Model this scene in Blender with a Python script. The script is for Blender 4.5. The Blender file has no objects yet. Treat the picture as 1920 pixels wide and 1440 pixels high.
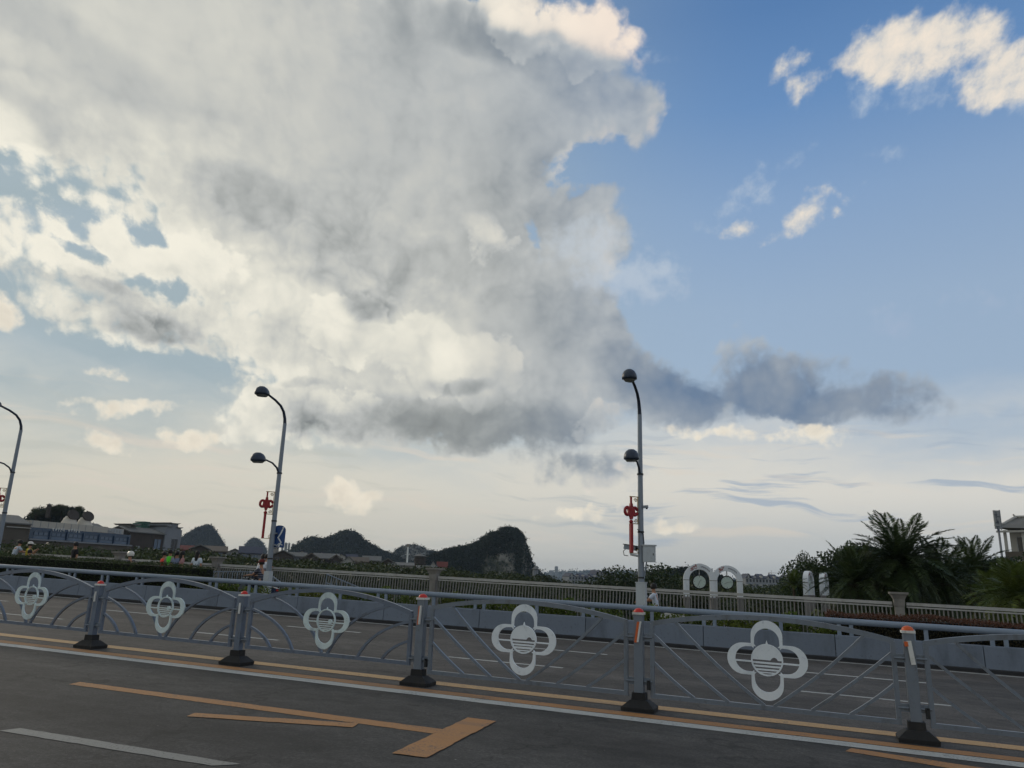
import bpy, bmesh, math, random
from mathutils import Vector, Matrix, Euler
random.seed(7)
R = math.radians
scene = bpy.context.scene
COL = scene.collection

# ------------------------------------------------------------------ camera
# World axes: X runs along the road (right), Y across it (away), Z up.
# The bridge deck rises gently to the left:  deck height = -SLOPE * x
F_PX, EYE, SLOPE = 1420.0, 1.55, 0.01974
UP_C = Vector((0.03267128, 0.96784261, -0.24942586))          # plumb line seen by the camera
Y_C = Vector((0, 0, -1)); Y_C = (Y_C - Y_C.dot(UP_C) * UP_C).normalized()
X_C = Y_C.cross(UP_C)
YAW = R(21.0721390)                                             # optical axis against the road's normal
M0 = Matrix((X_C, Y_C, UP_C))                                   # camera -> levelled frame
RZ = Matrix.Rotation(YAW, 3, 'Z')
CAM_R = RZ @ M0
EYE_P = Vector((0, 0, EYE))

def ray(u, v):
    return (CAM_R @ Vector(((u - 960) / F_PX, -(v - 720) / F_PX, -1.0))).normalized()
def deck(x):
    return -SLOPE * x
def at_y(u, v, y):
    r = ray(u, v); return EYE_P + r * (y / r.y)
def at_d(u, v, d):
    """point at horizontal distance d along the sight line"""
    r = ray(u, v); return EYE_P + r * (d / math.hypot(r.x, r.y))
def on_deck(u, v, h=0.0):
    r = ray(u, v); k = (h - EYE) / (r.z + SLOPE * r.x); return EYE_P + r * k
def m_per_px(d):
    return d / F_PX

cam_d = bpy.data.cameras.new('camera'); cam = bpy.data.objects.new('camera', cam_d); COL.objects.link(cam)
cam_d.sensor_width = 36.0; cam_d.lens = 36.0 * F_PX / 1920.0
cam_d.clip_start = 0.1; cam_d.clip_end = 30000
cam.matrix_world = Matrix.Translation(EYE_P) @ CAM_R.to_4x4()
scene.camera = cam

cy = scene.cycles
cy.use_adaptive_sampling = True; cy.adaptive_threshold = 0.02; cy.use_denoising = True
cy.max_bounces = 6; cy.diffuse_bounces = 2; cy.glossy_bounces = 2; cy.transparent_max_bounces = 16

# ------------------------------------------------------------------ exposure
vs = scene.view_settings
scene.display_settings.display_device = 'sRGB'
vs.view_transform = 'Standard'; vs.look = 'None'; vs.exposure = 0.0; vs.gamma = 1.0; vs.use_curve_mapping = False

# ------------------------------------------------------------------ sun
SUN_DIR = ray(-420, 330)                                        # low in the west, behind the cloud edge, left of view
SUN_EL = math.asin(SUN_DIR.z); SUN_AZ = math.atan2(SUN_DIR.x, SUN_DIR.y)
sd = bpy.data.lights.new('sun', 'SUN'); sd.energy = 0.7; sd.angle = R(10); sd.color = (1.0, 0.86, 0.68)
sun = bpy.data.objects.new('sun', sd); COL.objects.link(sun)
sun.rotation_euler = SUN_DIR.to_track_quat('Z', 'Y').to_euler(); sun.location = (0, 0, 60)

# ------------------------------------------------------------------ sky
def lin(c):
    return tuple(((x / 255.0) / 12.92 if x / 255.0 <= 0.04045 else ((x / 255.0 + 0.055) / 1.055) ** 2.4) for x in c)
world = bpy.data.worlds.new('World'); scene.world = world; world.use_nodes = True
world.cycles.sampling_method = 'MANUAL'; world.cycles.sample_map_resolution = 256
WT = world.node_tree; WT.nodes.clear()
SKY_STRENGTH = 0.1
AZ0 = -YAW                                                       # middle of the sky chart looks along the camera

def az_el(u, v):
    r = ray(u, v); return math.atan2(r.x, r.y) - AZ0, math.asin(r.z)
KP = F_PX / 100.0
def chart(u, v):
    a, e = az_el(u, v); return Vector((a * math.cos(e) * KP, e * KP, 0))

class NT:
    """tiny helper for writing node trees"""
    def __init__(s, t): s.t = t
    def n(s, typ, **kw):
        nd = s.t.nodes.new(typ)
        for k, v in kw.items(): setattr(nd, k, v)
        return nd
    def put(s, sock, val):
        if hasattr(val, 'is_output'): s.t.links.new(val, sock)
        else: sock.default_value = val
    def math(s, op, a, b=None, c=None, clamp=False):
        nd = s.n('ShaderNodeMath', operation=op, use_clamp=clamp); s.put(nd.inputs[0], a)
        if b is not None: s.put(nd.inputs[1], b)
        if c is not None: s.put(nd.inputs[2], c)
        return nd.outputs[0]
    def vmath(s, op, a, b=None, scale=None):
        nd = s.n('ShaderNodeVectorMath', operation=op); s.put(nd.inputs[0], a)
        if b is not None: s.put(nd.inputs[1], b)
        if scale is not None: s.put(nd.inputs['Scale'], scale)
        return nd.outputs['Value' if op in ('LENGTH', 'DOT_PRODUCT', 'DISTANCE') else 'Vector']
    def sstep(s, x, lo, hi, a=0.0, b=1.0, kind='SMOOTHSTEP'):
        nd = s.n('ShaderNodeMapRange', interpolation_type=kind)
        for i, v in enumerate((x, lo, hi, a, b)): s.put(nd.inputs[i], v)
        return nd.outputs[0]
    def mix(s, f, a, b):
        nd = s.n('ShaderNodeMix', data_type='RGBA'); s.put(nd.inputs[0], f); s.put(nd.inputs[6], a); s.put(nd.inputs[7], b)
        return nd.outputs[2]
    def noise(s, vec, scale, detail=4.0, rough=0.5, lac=2.0, dist=0.0, color=False, kind='FBM', dim='2D'):
        nd = s.n('ShaderNodeTexNoise', noise_dimensions=dim); nd.noise_type = kind
        s.put(nd.inputs['Vector'], vec); s.put(nd.inputs['Scale'], scale); s.put(nd.inputs['Detail'], detail)
        s.put(nd.inputs['Roughness'], rough); s.put(nd.inputs['Lacunarity'], lac); s.put(nd.inputs['Distortion'], dist)
        return nd.outputs['Color' if color else 'Fac']
    def mapping(s, vec, loc=(0, 0, 0), rot=(0, 0, 0), scale=(1, 1, 1), kind='TEXTURE'):
        nd = s.n('ShaderNodeMapping', vector_type=kind); s.put(nd.inputs[0], vec)
        nd.inputs[1].default_value = loc; nd.inputs[2].default_value = rot; nd.inputs[3].default_value = scale
        return nd.outputs[0]
    def ramp(s, x, stops, kind='LINEAR'):
        nd = s.n('ShaderNodeValToRGB'); nd.color_ramp.interpolation = kind; e = nd.color_ramp.elements
        while len(e) > 1: e.remove(e[-1])
        e[0].position = stops[0][0]; e[0].color = (*stops[0][1], 1)
        for p, c in stops[1:]:
            k = e.new(p); k.color = (*c, 1)
        s.put(nd.inputs[0], x); return nd.outputs[0]

W = NT(WT)
gen = W.n('ShaderNodeTexCoord').outputs['Generated']
dirv = W.vmath('NORMALIZE', gen)
# sky chart: azimuth / elevation around the camera's heading, one unit = about 4 degrees
dr = W.n('ShaderNodeVectorRotate', rotation_type='Z_AXIS'); W.put(dr.inputs['Vector'], dirv); dr.inputs['Angle'].default_value = AZ0
sx = W.n('ShaderNodeSeparateXYZ'); W.put(sx.inputs[0], dr.outputs[0])
AZ = W.math('ARCTAN2', sx.outputs[0], sx.outputs[1])
EL = W.math('ARCSINE', sx.outputs[2])
cx = W.n('ShaderNodeCombineXYZ'); W.put(cx.inputs[0], W.math('MULTIPLY', W.math('MULTIPLY', AZ, W.math('COSINE', EL)), KP)); W.put(cx.inputs[1], W.math('MULTIPLY', EL, KP))
P0 = cx.outputs[0]

def xy(vec):
    q = W.n('ShaderNodeSeparateXYZ'); W.put(q.inputs[0], vec); return q.outputs[0], q.outputs[1]
def blob_map(p, u, v, ru, rv, rot=0.0):
    """squared radius in the ellipse of the chart that looks like the one drawn at (u, v) in the sky"""
    c = chart(u, v); a = R(rot)
    e1 = (chart(u + ru * math.cos(a), v + ru * math.sin(a)) - c); e2 = (chart(u - rv * math.sin(a), v + rv * math.cos(a)) - c)
    r1, r2 = max(e1.length, .01), max(e2.length, .01); t = math.atan2(e1.y, e1.x)
    ca, sa = math.cos(t), math.sin(t)
    rows = []
    for wx, wy in ((ca / r1, sa / r1), (-sa / r2, ca / r2)):
        h = W.math('MULTIPLY_ADD', p[0], wx, -(wx * c.x + wy * c.y)); rows.append(W.math('MULTIPLY_ADD', p[1], wy, h))
    return W.math('MULTIPLY_ADD', rows[0], rows[0], W.math('MULTIPLY', rows[1], rows[1])), min(r1, r2)
def field(vec, blobs, smooth=0.25):
    acc = None; p = xy(vec)
    for b in blobs:
        L, r = blob_map(p, *b[:5]); k = min(r, 1.3) * .5
        d = W.math('MULTIPLY_ADD', W.math('MINIMUM', L, 30.0), -k, k)
        acc = d if acc is None else W.math('SMOOTH_MAX', acc, d, smooth)
    return acc
def shade(vec, blobs, base):
    acc = base; p = xy(vec)
    for b in blobs:
        L, r = blob_map(p, *b[:5])
        acc = W.math('MULTIPLY_ADD', W.sstep(L, 1.5, 0.0), b[5], acc)
    return acc

def warp(vec, scale, amp, detail, seed):
    o = W.vmath('ADD', vec, (seed * 7.31, seed * 3.17, seed * 1.7))
    nz = W.noise(o, scale, detail, 0.55, color=True, dim='2D')
    return W.vmath('ADD', vec, W.vmath('MULTIPLY', W.vmath('SUBTRACT', nz, (.5, .5, .5)), (amp, amp, 0)))
PW = warp(P0, 0.6, 0.9, 2.0, 1)
PW = warp(PW, 2.2, 0.34, 4.0, 2)
PS = warp(P0, 0.8, 0.8, 3.0, 3)
PR = warp(P0, 0.7, 0.5, 3.0, 4)
PV = warp(P0, 1.4, 0.5, 3.0, 8)

# --- clear air: Nishita sky, paler and greyer where thin high cloud veils it
nis = W.n('ShaderNodeTexSky', sky_type='NISHITA', sun_disc=False, sun_elevation=SUN_EL, sun_rotation=SUN_AZ,
          altitude=150.0, air_density=1.0, dust_density=1.2, ozone_density=2.2)
def k(c, g=1.0): return tuple(x * g / SKY_STRENGTH for x in lin(c)) + (1,)
elev = W.math('MULTIPLY', EL, 180 / math.pi)
azd = W.math('MULTIPLY', AZ, 180 / math.pi)
SKYC = W.mix(0.78, nis.outputs[0], W.ramp(W.sstep(elev, 0, 60, kind='LINEAR'), [(0.0, k((178, 194, 208))[:3]), (.33, k((162, 185, 211))[:3]), (.45, k((142, 172, 209))[:3]), (.56, k((108, 149, 199))[:3]), (.66, k((88, 131, 184))[:3]), (1, k((66, 108, 164))[:3])]))
# thin veil, thick to the left where the sun is
veil_n = W.noise(W.mapping(PS, scale=(6, 1.2, 1)), 1.0, 5, .55)
leftness = W.sstep(azd, 22, -22)
SKYC = W.mix(W.math('MULTIPLY', leftness, W.sstep(veil_n, .15, .7, .78, .97)), SKYC, k((162, 178, 184)))
# horizon veil of pale high cloud
hz = W.math('MULTIPLY_ADD', W.math('SUBTRACT', veil_n, .5), 9.0, elev)
hz_hi = W.sstep(azd, -30, 30, 14.0, 14.5, kind='LINEAR')
hv = W.sstep(hz, 5.5, hz_hi, 1.0, 0.0)
SKYC = W.mix(W.math('MULTIPLY', hv, .93), SKYC, W.mix(W.sstep(azd, -34, 34), W.mix(W.sstep(elev, 2, 12), k((219, 212, 194)), k((220, 217, 203))), W.mix(W.sstep(elev, 2.5, 7), k((194, 197, 196)), k((224, 220, 210)))))

# --- streaks low over the horizon
st = W.noise(W.mapping(warp(P0, .5, .5, 2, 9), loc=(3.1, .2, 0), rot=(0, 0, R(-2)), scale=(2.6, .22, 1)), 1.0, 5, .55)
st2 = W.noise(W.mapping(warp(P0, .5, .4, 2, 5), loc=(9.4, 4.2, 0), rot=(0, 0, R(-3)), scale=(3.4, .30, 1)), 1.0, 5, .55)
low = W.math('MULTIPLY', W.sstep(elev, 1.0, 3.5), W.sstep(elev, 13.5, 8.5))
SKYC = W.mix(W.math('MULTIPLY', W.math('MULTIPLY', W.sstep(st, .54, .70), low), W.sstep(azd, -20, 20, .30, .75)), SKYC, W.mix(W.sstep(azd, -10, 20), k((188, 190, 180)), k((160, 176, 194))))
SKYC = W.mix(W.math('MULTIPLY', W.math('MULTIPLY', W.sstep(st2, .55, .72), low), .55), SKYC, k((222, 212, 198)))

# --- main bank of cumulus
BANK = [(250, 60, 620, 300, 0), (700, 220, 420, 330, 0), (950, 190, 230, 190, 0), (1105, 95, 105, 95, 0), (1165, 215, 92, 82, 0),
        (955, 55, 85, 52, 0), (1015, 45, 60, 45, 0), (900, 420, 190, 160, 0), (1060, 450, 125, 120, 0), (1080, 580, 90, 110, 0), (600, 450, 330, 200, 0),
        (300, 500, 230, 110, 12), (60, 455, 170, 62, 14), (285, 598, 200, 62, 8), (120, 540, 110, 40, 22), (700, 640, 270, 195, 0), (950, 640, 200, 150, 0),
        (1090, 680, 115, 105, 0), (1215, 725, 170, 80, 20), (860, 775, 350, 84, 0), (560, 755, 140, 85, 0), (475, 785, 78, 58, 0), (505, 690, 70, 48, 0),
        (1345, 750, 70, 42, 0), (1500, 755, 250, 46, 2), (1440, 735, 130, 66, 0), (1405, 672, 70, 42, 10), (1565, 752, 180, 50, 4), (1695, 738, 80, 42, 8), (1510, 700, 90, 42, 0), (1080, 875, 110, 36, 8), (1150, 905, 60, 22, 0)]
HOLES = [(4, 325, 52, 46, 0), (92, 386, 84, 28, 12), (266, 432, 42, 22, 12), (288, 546, 50, 12, 18), (150, 470, 36, 7, 25), (1104, 308, 64, 52, -25), (1012, 432, 10, 20, 0), (890, 2, 40, 22, 0), (1034, 6, 26, 22, 0)]
edge_n = W.noise(W.vmath('ADD', P0, (3.3, 8.1, 0)), 2.6, 6, .6)
puff = W.n('ShaderNodeTexVoronoi', feature='F1', voronoi_dimensions='2D'); W.put(puff.inputs['Vector'], PV); puff.inputs['Scale'].default_value = 2.3
puffv = puff.outputs['Distance']
puf2 = W.n('ShaderNodeTexVoronoi', feature='F1', voronoi_dimensions='2D'); W.put(puf2.inputs['Vector'], W.vmath('ADD', PW, (3.0, 9.0, 0))); puf2.inputs['Scale'].default_value = 5.2
puffv = W.math('MULTIPLY_ADD', puf2.outputs['Distance'], .45, W.math('MULTIPLY', puffv, .8))
D = field(PW, BANK)
H = W.math('ADD', field(PW, HOLES, .1), W.math('MULTIPLY_ADD', W.noise(W.vmath('ADD', P0, (13.3, 5.1, 0)), 1.8, 6, .6), .5, -.27))
D = W.math('SMOOTH_MIN', D, W.math('MULTIPLY_ADD', H, -1.1, .05), .12)
D0 = D
D = W.math('ADD', D, W.math('MULTIPLY', W.math('SUBTRACT', edge_n, .45), W.sstep(azd, -4, 12, .46, .24)))
D = W.math('MULTIPLY_ADD', puffv, W.sstep(azd, -8, 8, -.26, -.16), W.math('ADD', D, W.sstep(azd, -8, 8, .15, .08)))
# the same billows nudged towards the sun, for their lit and shaded flanks
PL = W.vmath('ADD', PR, (-.22, .14, 0))
bill_a = W.noise(W.vmath('ADD', PR, (1.7, 4.4, 0)), .62, 4, .5)
bill_b = W.noise(W.vmath('ADD', PL, (1.7, 4.4, 0)), .62, 4, .5)
relief = W.math('MULTIPLY', W.math('SUBTRACT', bill_a, bill_b), .6)
edgy = W.sstep(D, .9, .1)
relief = W.math('MULTIPLY', relief, W.math('MULTIPLY_ADD', edgy, .9, .25))
relief = W.math('MULTIPLY_ADD', W.math('SUBTRACT', .33, puffv), W.math('MULTIPLY', edgy, .16), relief)
soft = W.sstep(azd, -6, 10, .26, .24)
alpha = W.sstep(D, 0.0, soft)

LIGHT = [(720, 650, 260, 130, 0, .13), (480, 470, 260, 110, 15, .08), (600, 720, 160, 60, 0, .08), (330, 90, 300, 120, 0, .04), (0, 255, 80, 60, 30, 0.374), (60, 325, 60, 50, 40, 0.374), (150, 380, 120, 34, 15, 0.272), (200, 440, 200, 50, 12, 0.2312), (60, 460, 160, 40, 16, 0.2312), (380, 500, 190, 90, 10, 0.2312), (475, 562, 40, 26, -40, 0.10), (620, 590, 70, 50, 40, 0.2312), (130, 560, 110, 26, 20, 0.17), (230, 645, 110, 18, 4, 0.238), (470, 790, 95, 62, 0, 0.2856), (520, 700, 70, 26, 5, 0.2312), (780, 640, 100, 70, 30, 0.18), (870, 660, 60, 60, 0, 0.14), (640, 755, 70, 26, 0, 0.102), (1130, 40, 105, 62, 20, 0.55), (985, 30, 95, 34, 5, 0.52), (800, 30, 40, 40, 20, 0.12), (905, 430, 42, 26, 25, 0.2), (1055, 300, 20, 40, 20, 0.22), (1200, 90, 30, 70, 0, 0.25), (15, 90, 40, 30, 0, 0.08), (40, 150, 50, 20, 10, 0.08), (350, 250, 130, 40, 15, 0.068), (1080, 925, 100, 14, 4, 0.4), (1160, 880, 16, 12, 0, 0.3), (1358, 775, 14, 24, 0, 0.25), (560, 640, 160, 50, 10, 0.0816), (610, 830, 60, 14, 0, 0.136)]
DARK = [(230, 150, 120, 55, 20, -.13), (60, 30, 130, 40, 20, -.10), (450, 370, 120, 60, 10, -.13), (620, 450, 110, 90, 0, -.09), (830, 802, 370, 56, 0, -.27),
        (760, 60, 60, 100, 15, -.10), (900, 75, 120, 42, 15, -.20), (1110, 150, 110, 60, 10, -.16), (690, 572, 62, 26, 18, -.30), (860, 722, 66, 16, 0, -.24), (285, 615, 90, 30, 8, -.34),
        (1250, 730, 150, 70, 20, -.25), (1500, 745, 320, 84, 4, -.33), (1000, 320, 150, 140, 0, -.08), (560, 716, 60, 10, 5, -.2), (210, 535, 90, 14, 18, -.16), (900, 560, 260, 90, 0, -.05), (1100, 600, 120, 90, 0, -.10), (1120, 875, 120, 20, 10, -.20), (570, 800, 70, 10, 0, -.14)]
PSH = W.vmath('ADD', W.vmath('SCALE', P0, scale=.45), W.vmath('SCALE', PW, scale=.55))
V = shade(PSH, LIGHT + DARK, W.sstep(azd, -36, 2, .60, .50))
V = W.math('ADD', V, relief)
fl_n = W.noise(W.vmath('ADD', PW, (8.2, 1.1, 0)), 1.25, 5, .55)
fl_m = W.math('MULTIPLY', W.sstep(azd, 2, -16), W.sstep(elev, 31, 22))
V = W.math('ADD', V, W.math('MULTIPLY', W.math('ADD', W.math('MULTIPLY_ADD', fl_n, 1.0, -.52), W.math('MULTIPLY_ADD', puffv, -.35, .14)), W.math('MULTIPLY_ADD', fl_m, .46, .03)))
mott = W.noise(W.vmath('ADD', PS, (5.5, 2.2, 3.0)), .55, 6, .55)
V = W.math('ADD', V, W.math('MULTIPLY_ADD', mott, .12, -.06))
FRONTS = [(905, 690, 75, 70, 0, 0), (800, 655, 70, 85, 20), (515, 735, 80, 55, 0), (480, 820, 70, 45, 0), (655, 770, 75, 40, 0), (660, 610, 80, 75, 0), (1140, 70, 100, 80, 0), (990, 70, 70, 45, 0), (915, 455, 50, 38, 0), (1115, 790, 60, 40, 0), (110, 470, 110, 50, 10), (180, 615, 130, 40, 0), (330, 480, 150, 60, 10), (80, 330, 70, 60, 0), (1240, 830, 60, 20, 0)]
FF = W.math('ADD', field(PW, FRONTS, .05), W.math('MULTIPLY_ADD', edge_n, .5, -.25))
FF = W.math('MULTIPLY_ADD', puffv, -.12, W.math('ADD', FF, .04))
front = W.math('MULTIPLY', W.math('MULTIPLY', W.sstep(FF, -.05, .07), W.sstep(FF, .5, .05)), W.sstep(W.noise(W.vmath('ADD', P0, (21.0, 3.0, 0)), .8, 3, .5), .36, .62))
V = W.math('MULTIPLY_ADD', front, W.sstep(azd, 12, -20, .10, .17), V)
V = W.math('MULTIPLY_ADD', W.math('MULTIPLY', W.sstep(FF, -.30, -.02), W.sstep(FF, .05, -.05)), -.04, V)
rim = W.math('MULTIPLY', W.sstep(D, .55, .05), W.sstep(azd, 2, -12, .03, .26))
V = W.math('ADD', V, rim)
V = W.math('SMOOTH_MIN', V, .97, .45)
warm = W.ramp(V, [(0.0, k((118, 122, 122))[:3]), (.25, k((148, 152, 151))[:3]), (.5, k((188, 190, 187))[:3]), (.78, k((224, 222, 210))[:3]), (1.0, k((249, 244, 228))[:3])])
cool = W.ramp(V, [(0.0, k((106, 130, 160))[:3]), (.25, k((138, 152, 170))[:3]), (.5, k((172, 180, 188))[:3]), (.78, k((222, 212, 204))[:3]), (1.0, k((250, 234, 218))[:3])])
CLOUD = W.mix(W.math('ADD', W.sstep(azd, -6, 14, 0, .85), W.math('MULTIPLY', W.sstep(azd, -26, 0), W.sstep(elev, 22, 38, 0, .35)), clamp=True), warm, cool)
# the same broken cumulus carries on round the rest of the sky, behind and beside the view
side = W.math('MAXIMUM', W.sstep(W.math('ABSOLUTE', azd), 44, 62), W.sstep(elev, 44, 58))
gl_n = W.noise(W.vmath('ADD', PS, (31.0, 12.0, 0)), .16, 5, .55)
gl = W.math('MULTIPLY', W.sstep(gl_n, .40, .56), W.math('MULTIPLY', side, W.sstep(elev, 3, 12)))
glc = W.mix(W.sstep(mott, .3, .7), k((150, 152, 152)), k((214, 208, 194)))
SKYC = W.mix(W.math('MULTIPLY', gl, .9), SKYC, glc)
SKYC = W.mix(alpha, SKYC, CLOUD)

# --- loose bright cumulus to the right and little clouds low on the left
PUFFS = [(1672, 95, 84, 64, 0), (1770, 75, 118, 56, 5), (1885, 140, 105, 54, -12), (1860, 55, 40, 24, 0), (1600, 112, 34, 14, 0), (1482, 120, 36, 20, -35), (1508, 158, 40, 20, -30), (1490, 190, 14, 12, 0),
         (1505, 405, 58, 22, -42), (1480, 432, 34, 12, -20), (1558, 362, 26, 10, 20), (1382, 434, 26, 13, -10), (1560, 402, 10, 7, 0)]
LOWS = [(250, 770, 78, 13, -3), (195, 830, 44, 18, 5), (355, 820, 50, 18, 4), (145, 763, 26, 7, 4), (208, 701, 30, 7, 8), (-8, 588, 44, 34, 10), (658, 930, 46, 26, 20),
        (1270, 982, 36, 10, 0), (1085, 965, 60, 9, -3), (1350, 810, 90, 9, 2), (1520, 818, 60, 15, 5)]
FAINT = [(1405, 365, 90, 32, -32), (1500, 295, 40, 18, -40), (1320, 425, 30, 12, -20), (1725, 165, 90, 40, 0), (1618, 175, 40, 40, 0), (1660, 285, 40, 10, 10), (1240, 112, 40, 10, 10), (1850, 565, 110, 24, 10), (1680, 610, 60, 40, 30), (1100, 460, 90, 60, 0), (1740, 790, 90, 10, -4), (1180, 520, 120, 60, 0), (1580, 345, 24, 8, 0), (1900, 200, 60, 20, 0)]
PQ = warp(P0, 2.0, .34, 5.0, 6)
E1 = field(PQ, PUFFS, .12)
wisp = W.noise(W.vmath('ADD', P0, (2.1, 7.7, 4.0)), 2.6, 7, .6)
E1n = W.math('ADD', E1, W.math('MULTIPLY_ADD', wisp, .42, -.14))
a1 = W.sstep(E1n, 0.0, .26)
E3 = W.math('ADD', field(PQ, FAINT, .12), W.math('MULTIPLY_ADD', wisp, .7, -.33))
SKYC = W.mix(W.sstep(E3, 0.0, .4, 0.0, .62), SKYC, W.mix(W.sstep(elev, 16, 24), k((165, 180, 205)), k((196, 206, 216))))
lit1 = W.math('ADD', W.sstep(E1n, .0, .42, .3, .95), W.math('MULTIPLY_ADD', wisp, .3, -.15))
SKYC = W.mix(W.math('MULTIPLY', a1, .95), SKYC, W.ramp(lit1, [(0, k((165, 185, 212))[:3]), (.45, k((214, 212, 206))[:3]), (1, k((248, 234, 216))[:3])]))
E2 = W.math('ADD', field(PV, LOWS, .1), W.math('MULTIPLY_ADD', wisp, .34, -.11))
a2 = W.sstep(E2, 0.0, .16)
up2 = W.noise(W.vmath('ADD', PQ, (0, -.1, 0)), 3.0, 4, .5)
SKYC = W.mix(W.math('MULTIPLY', a2, .88), SKYC, W.ramp(W.math('ADD', W.sstep(E2, 0, .25, .95, .62), W.math('MULTIPLY_ADD', up2, .6, -.3)), [(0.2, k((186, 184, 174))[:3]), (.5, k((226, 216, 198))[:3]), (.9, k((248, 238, 218))[:3])]))

bg = W.n('ShaderNodeBackground'); W.put(bg.inputs[0], SKYC); bg.inputs[1].default_value = SKY_STRENGTH
wo = W.n('ShaderNodeOutputWorld'); WT.links.new(bg.outputs[0], wo.inputs[0])
# ================================================================== helpers
import numpy as np
class MB:
    """collects shapes into one mesh"""
    def __init__(s): s.v, s.f, s.sm = [], [], []
    def add(s, vs, fs, smooth=False):
        o = len(s.v); s.v += [tuple(p) for p in vs]; s.f += [tuple(i + o for i in f) for f in fs]; s.sm += [smooth] * len(fs)
    def box(s, c, d, rot=None, taper=1.0):
        hx, hy, hz = d[0] / 2, d[1] / 2, d[2] / 2; pts = []
        for z in (-1, 1):
            t = taper if z > 0 else 1.0
            for x, y in ((-1, -1), (1, -1), (1, 1), (-1, 1)): pts.append(Vector((x * hx * t, y * hy * t, z * hz)))
        if rot is not None:
            m = rot if isinstance(rot, Matrix) else Euler(rot).to_matrix(); pts = [m @ p for p in pts]
        s.add([p + Vector(c) for p in pts], [(3, 2, 1, 0), (4, 5, 6, 7), (0, 1, 5, 4), (1, 2, 6, 5), (2, 3, 7, 6), (3, 0, 4, 7)])
        return s
    def beam(s, a, b, w, h, up=(0, 0, 1)):
        a, b = Vector(a), Vector(b); d = (b - a).normalized(); u = Vector(up); r = d.cross(u)
        if r.length < 1e-5: r = d.cross(Vector((0, 1, 0)))
        r.normalize(); u = r.cross(d).normalized(); vs = []
        for p in (a, b):
            for i, j in ((-1, -1), (1, -1), (1, 1), (-1, 1)): vs.append(p + r * (i * w / 2) + u * (j * h / 2))
        s.add(vs, [(3, 2, 1, 0), (4, 5, 6, 7), (0, 1, 5, 4), (1, 2, 6, 5), (2, 3, 7, 6), (3, 0, 4, 7)]); return s
    def strip(s, pts, w, h, normal=(0, 1, 0)):
        """rectangular bar swept along a polyline lying in the plane with that normal: w in the plane, h along the normal"""
        n = Vector(normal); pts = [Vector(p) for p in pts]; vs = []; m = len(pts)
        for i, p in enumerate(pts):
            d = (pts[min(i + 1, m - 1)] - pts[max(i - 1, 0)]).normalized(); r = n.cross(d).normalized()
            for a, b in ((-1, -1), (1, -1), (1, 1), (-1, 1)): vs.append(p + r * (a * w / 2) + n * (b * h / 2))
        fs = [(3, 2, 1, 0), tuple(4 * (m - 1) + k for k in range(4))]
        for i in range(m - 1):
            for k in range(4): fs.append((4 * i + k, 4 * i + (k + 1) % 4, 4 * i + 4 + (k + 1) % 4, 4 * i + 4 + k))
        s.add(vs, fs); return s
    def tube(s, pts, r, n=8, caps=True):
        pts = [Vector(p) for p in pts]; m = len(pts); vs = []; rr = r if hasattr(r, '__len__') else [r] * m
        ref = Vector((0, 0, 1)) if abs((pts[-1] - pts[0]).normalized().z) < .9 else Vector((1, 0, 0))
        for i, p in enumerate(pts):
            d = (pts[min(i + 1, m - 1)] - pts[max(i - 1, 0)]).normalized(); a = d.cross(ref).normalized(); b = a.cross(d)
            for k in range(n):
                t = 2 * math.pi * k / n; vs.append(p + (a * math.cos(t) + b * math.sin(t)) * rr[i])
        fs = [(i * n + k, i * n + (k + 1) % n, (i + 1) * n + (k + 1) % n, (i + 1) * n + k) for i in range(m - 1) for k in range(n)]
        s.add(vs, fs, True)
        if caps: s.add(vs[:n], [tuple(reversed(range(n)))]); s.add(vs[-n:], [tuple(range(n))])
        return s
    def lathe(s, prof, n=12, c=(0, 0, 0), sx=1.0, sy=1.0, smooth=True, phase=0.0):
        """profile of (radius, z)"""
        vs = []; m = len(prof); c = Vector(c)
        for r, z in prof:
            for k in range(n):
                t = 2 * math.pi * k / n + phase; vs.append(c + Vector((r * math.cos(t) * sx, r * math.sin(t) * sy, z)))
        fs = [(i * n + k, i * n + (k + 1) % n, (i + 1) * n + (k + 1) % n, (i + 1) * n + k) for i in range(m - 1) for k in range(n)]
        s.add(vs, fs, smooth)
        s.add(vs[:n], [tuple(reversed(range(n)))]); s.add(vs[-n:], [tuple(range(n))]); return s
    def prism(s, poly, a, b, axis='y'):
        """polygon in the x-z plane extruded along y from a to b (or x-y along z, y-z along x)"""
        n = len(poly); vs = []
        for t in (a, b):
            for p, q in poly: vs.append({'y': (p, t, q), 'z': (p, q, t), 'x': (t, p, q)}[axis])
        s.add(vs, [tuple(range(n)), tuple(reversed(range(n, 2 * n)))] + [(i, i + n, (i + 1) % n + n, (i + 1) % n) for i in range(n)]); return s
    def ball(s, c, r, n=10, m=6, sc=(1, 1, 1)):
        prof = [(math.sin(math.pi * (i + .02) / (m + .04)) * r, -math.cos(math.pi * (i + .02) / (m + .04)) * r) for i in range(m + 1)]
        o = len(s.v); s.lathe(prof, n, (0, 0, 0))
        for i in range(o, len(s.v)): p = s.v[i]; s.v[i] = (p[0] * sc[0] + c[0], p[1] * sc[1] + c[1], p[2] * sc[2] + c[2])
        return s
    def xf(s, m):
        s.v = [tuple(m @ Vector(p)) for p in s.v]; return s
    def shear(s, x0=0.0):
        s.v = [(p[0], p[1], p[2] - SLOPE * (p[0] - x0)) for p in s.v]; return s
    def mesh(s, name, mat):
        me = bpy.data.meshes.new(name); me.from_pydata(s.v, [], s.f); me.materials.append(mat)
        me.polygons.foreach_set('use_smooth', s.sm); me.update()
        bm = bmesh.new(); bm.from_mesh(me); bmesh.ops.recalc_face_normals(bm, faces=bm.faces); bm.to_mesh(me); bm.free()
        return me

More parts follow.
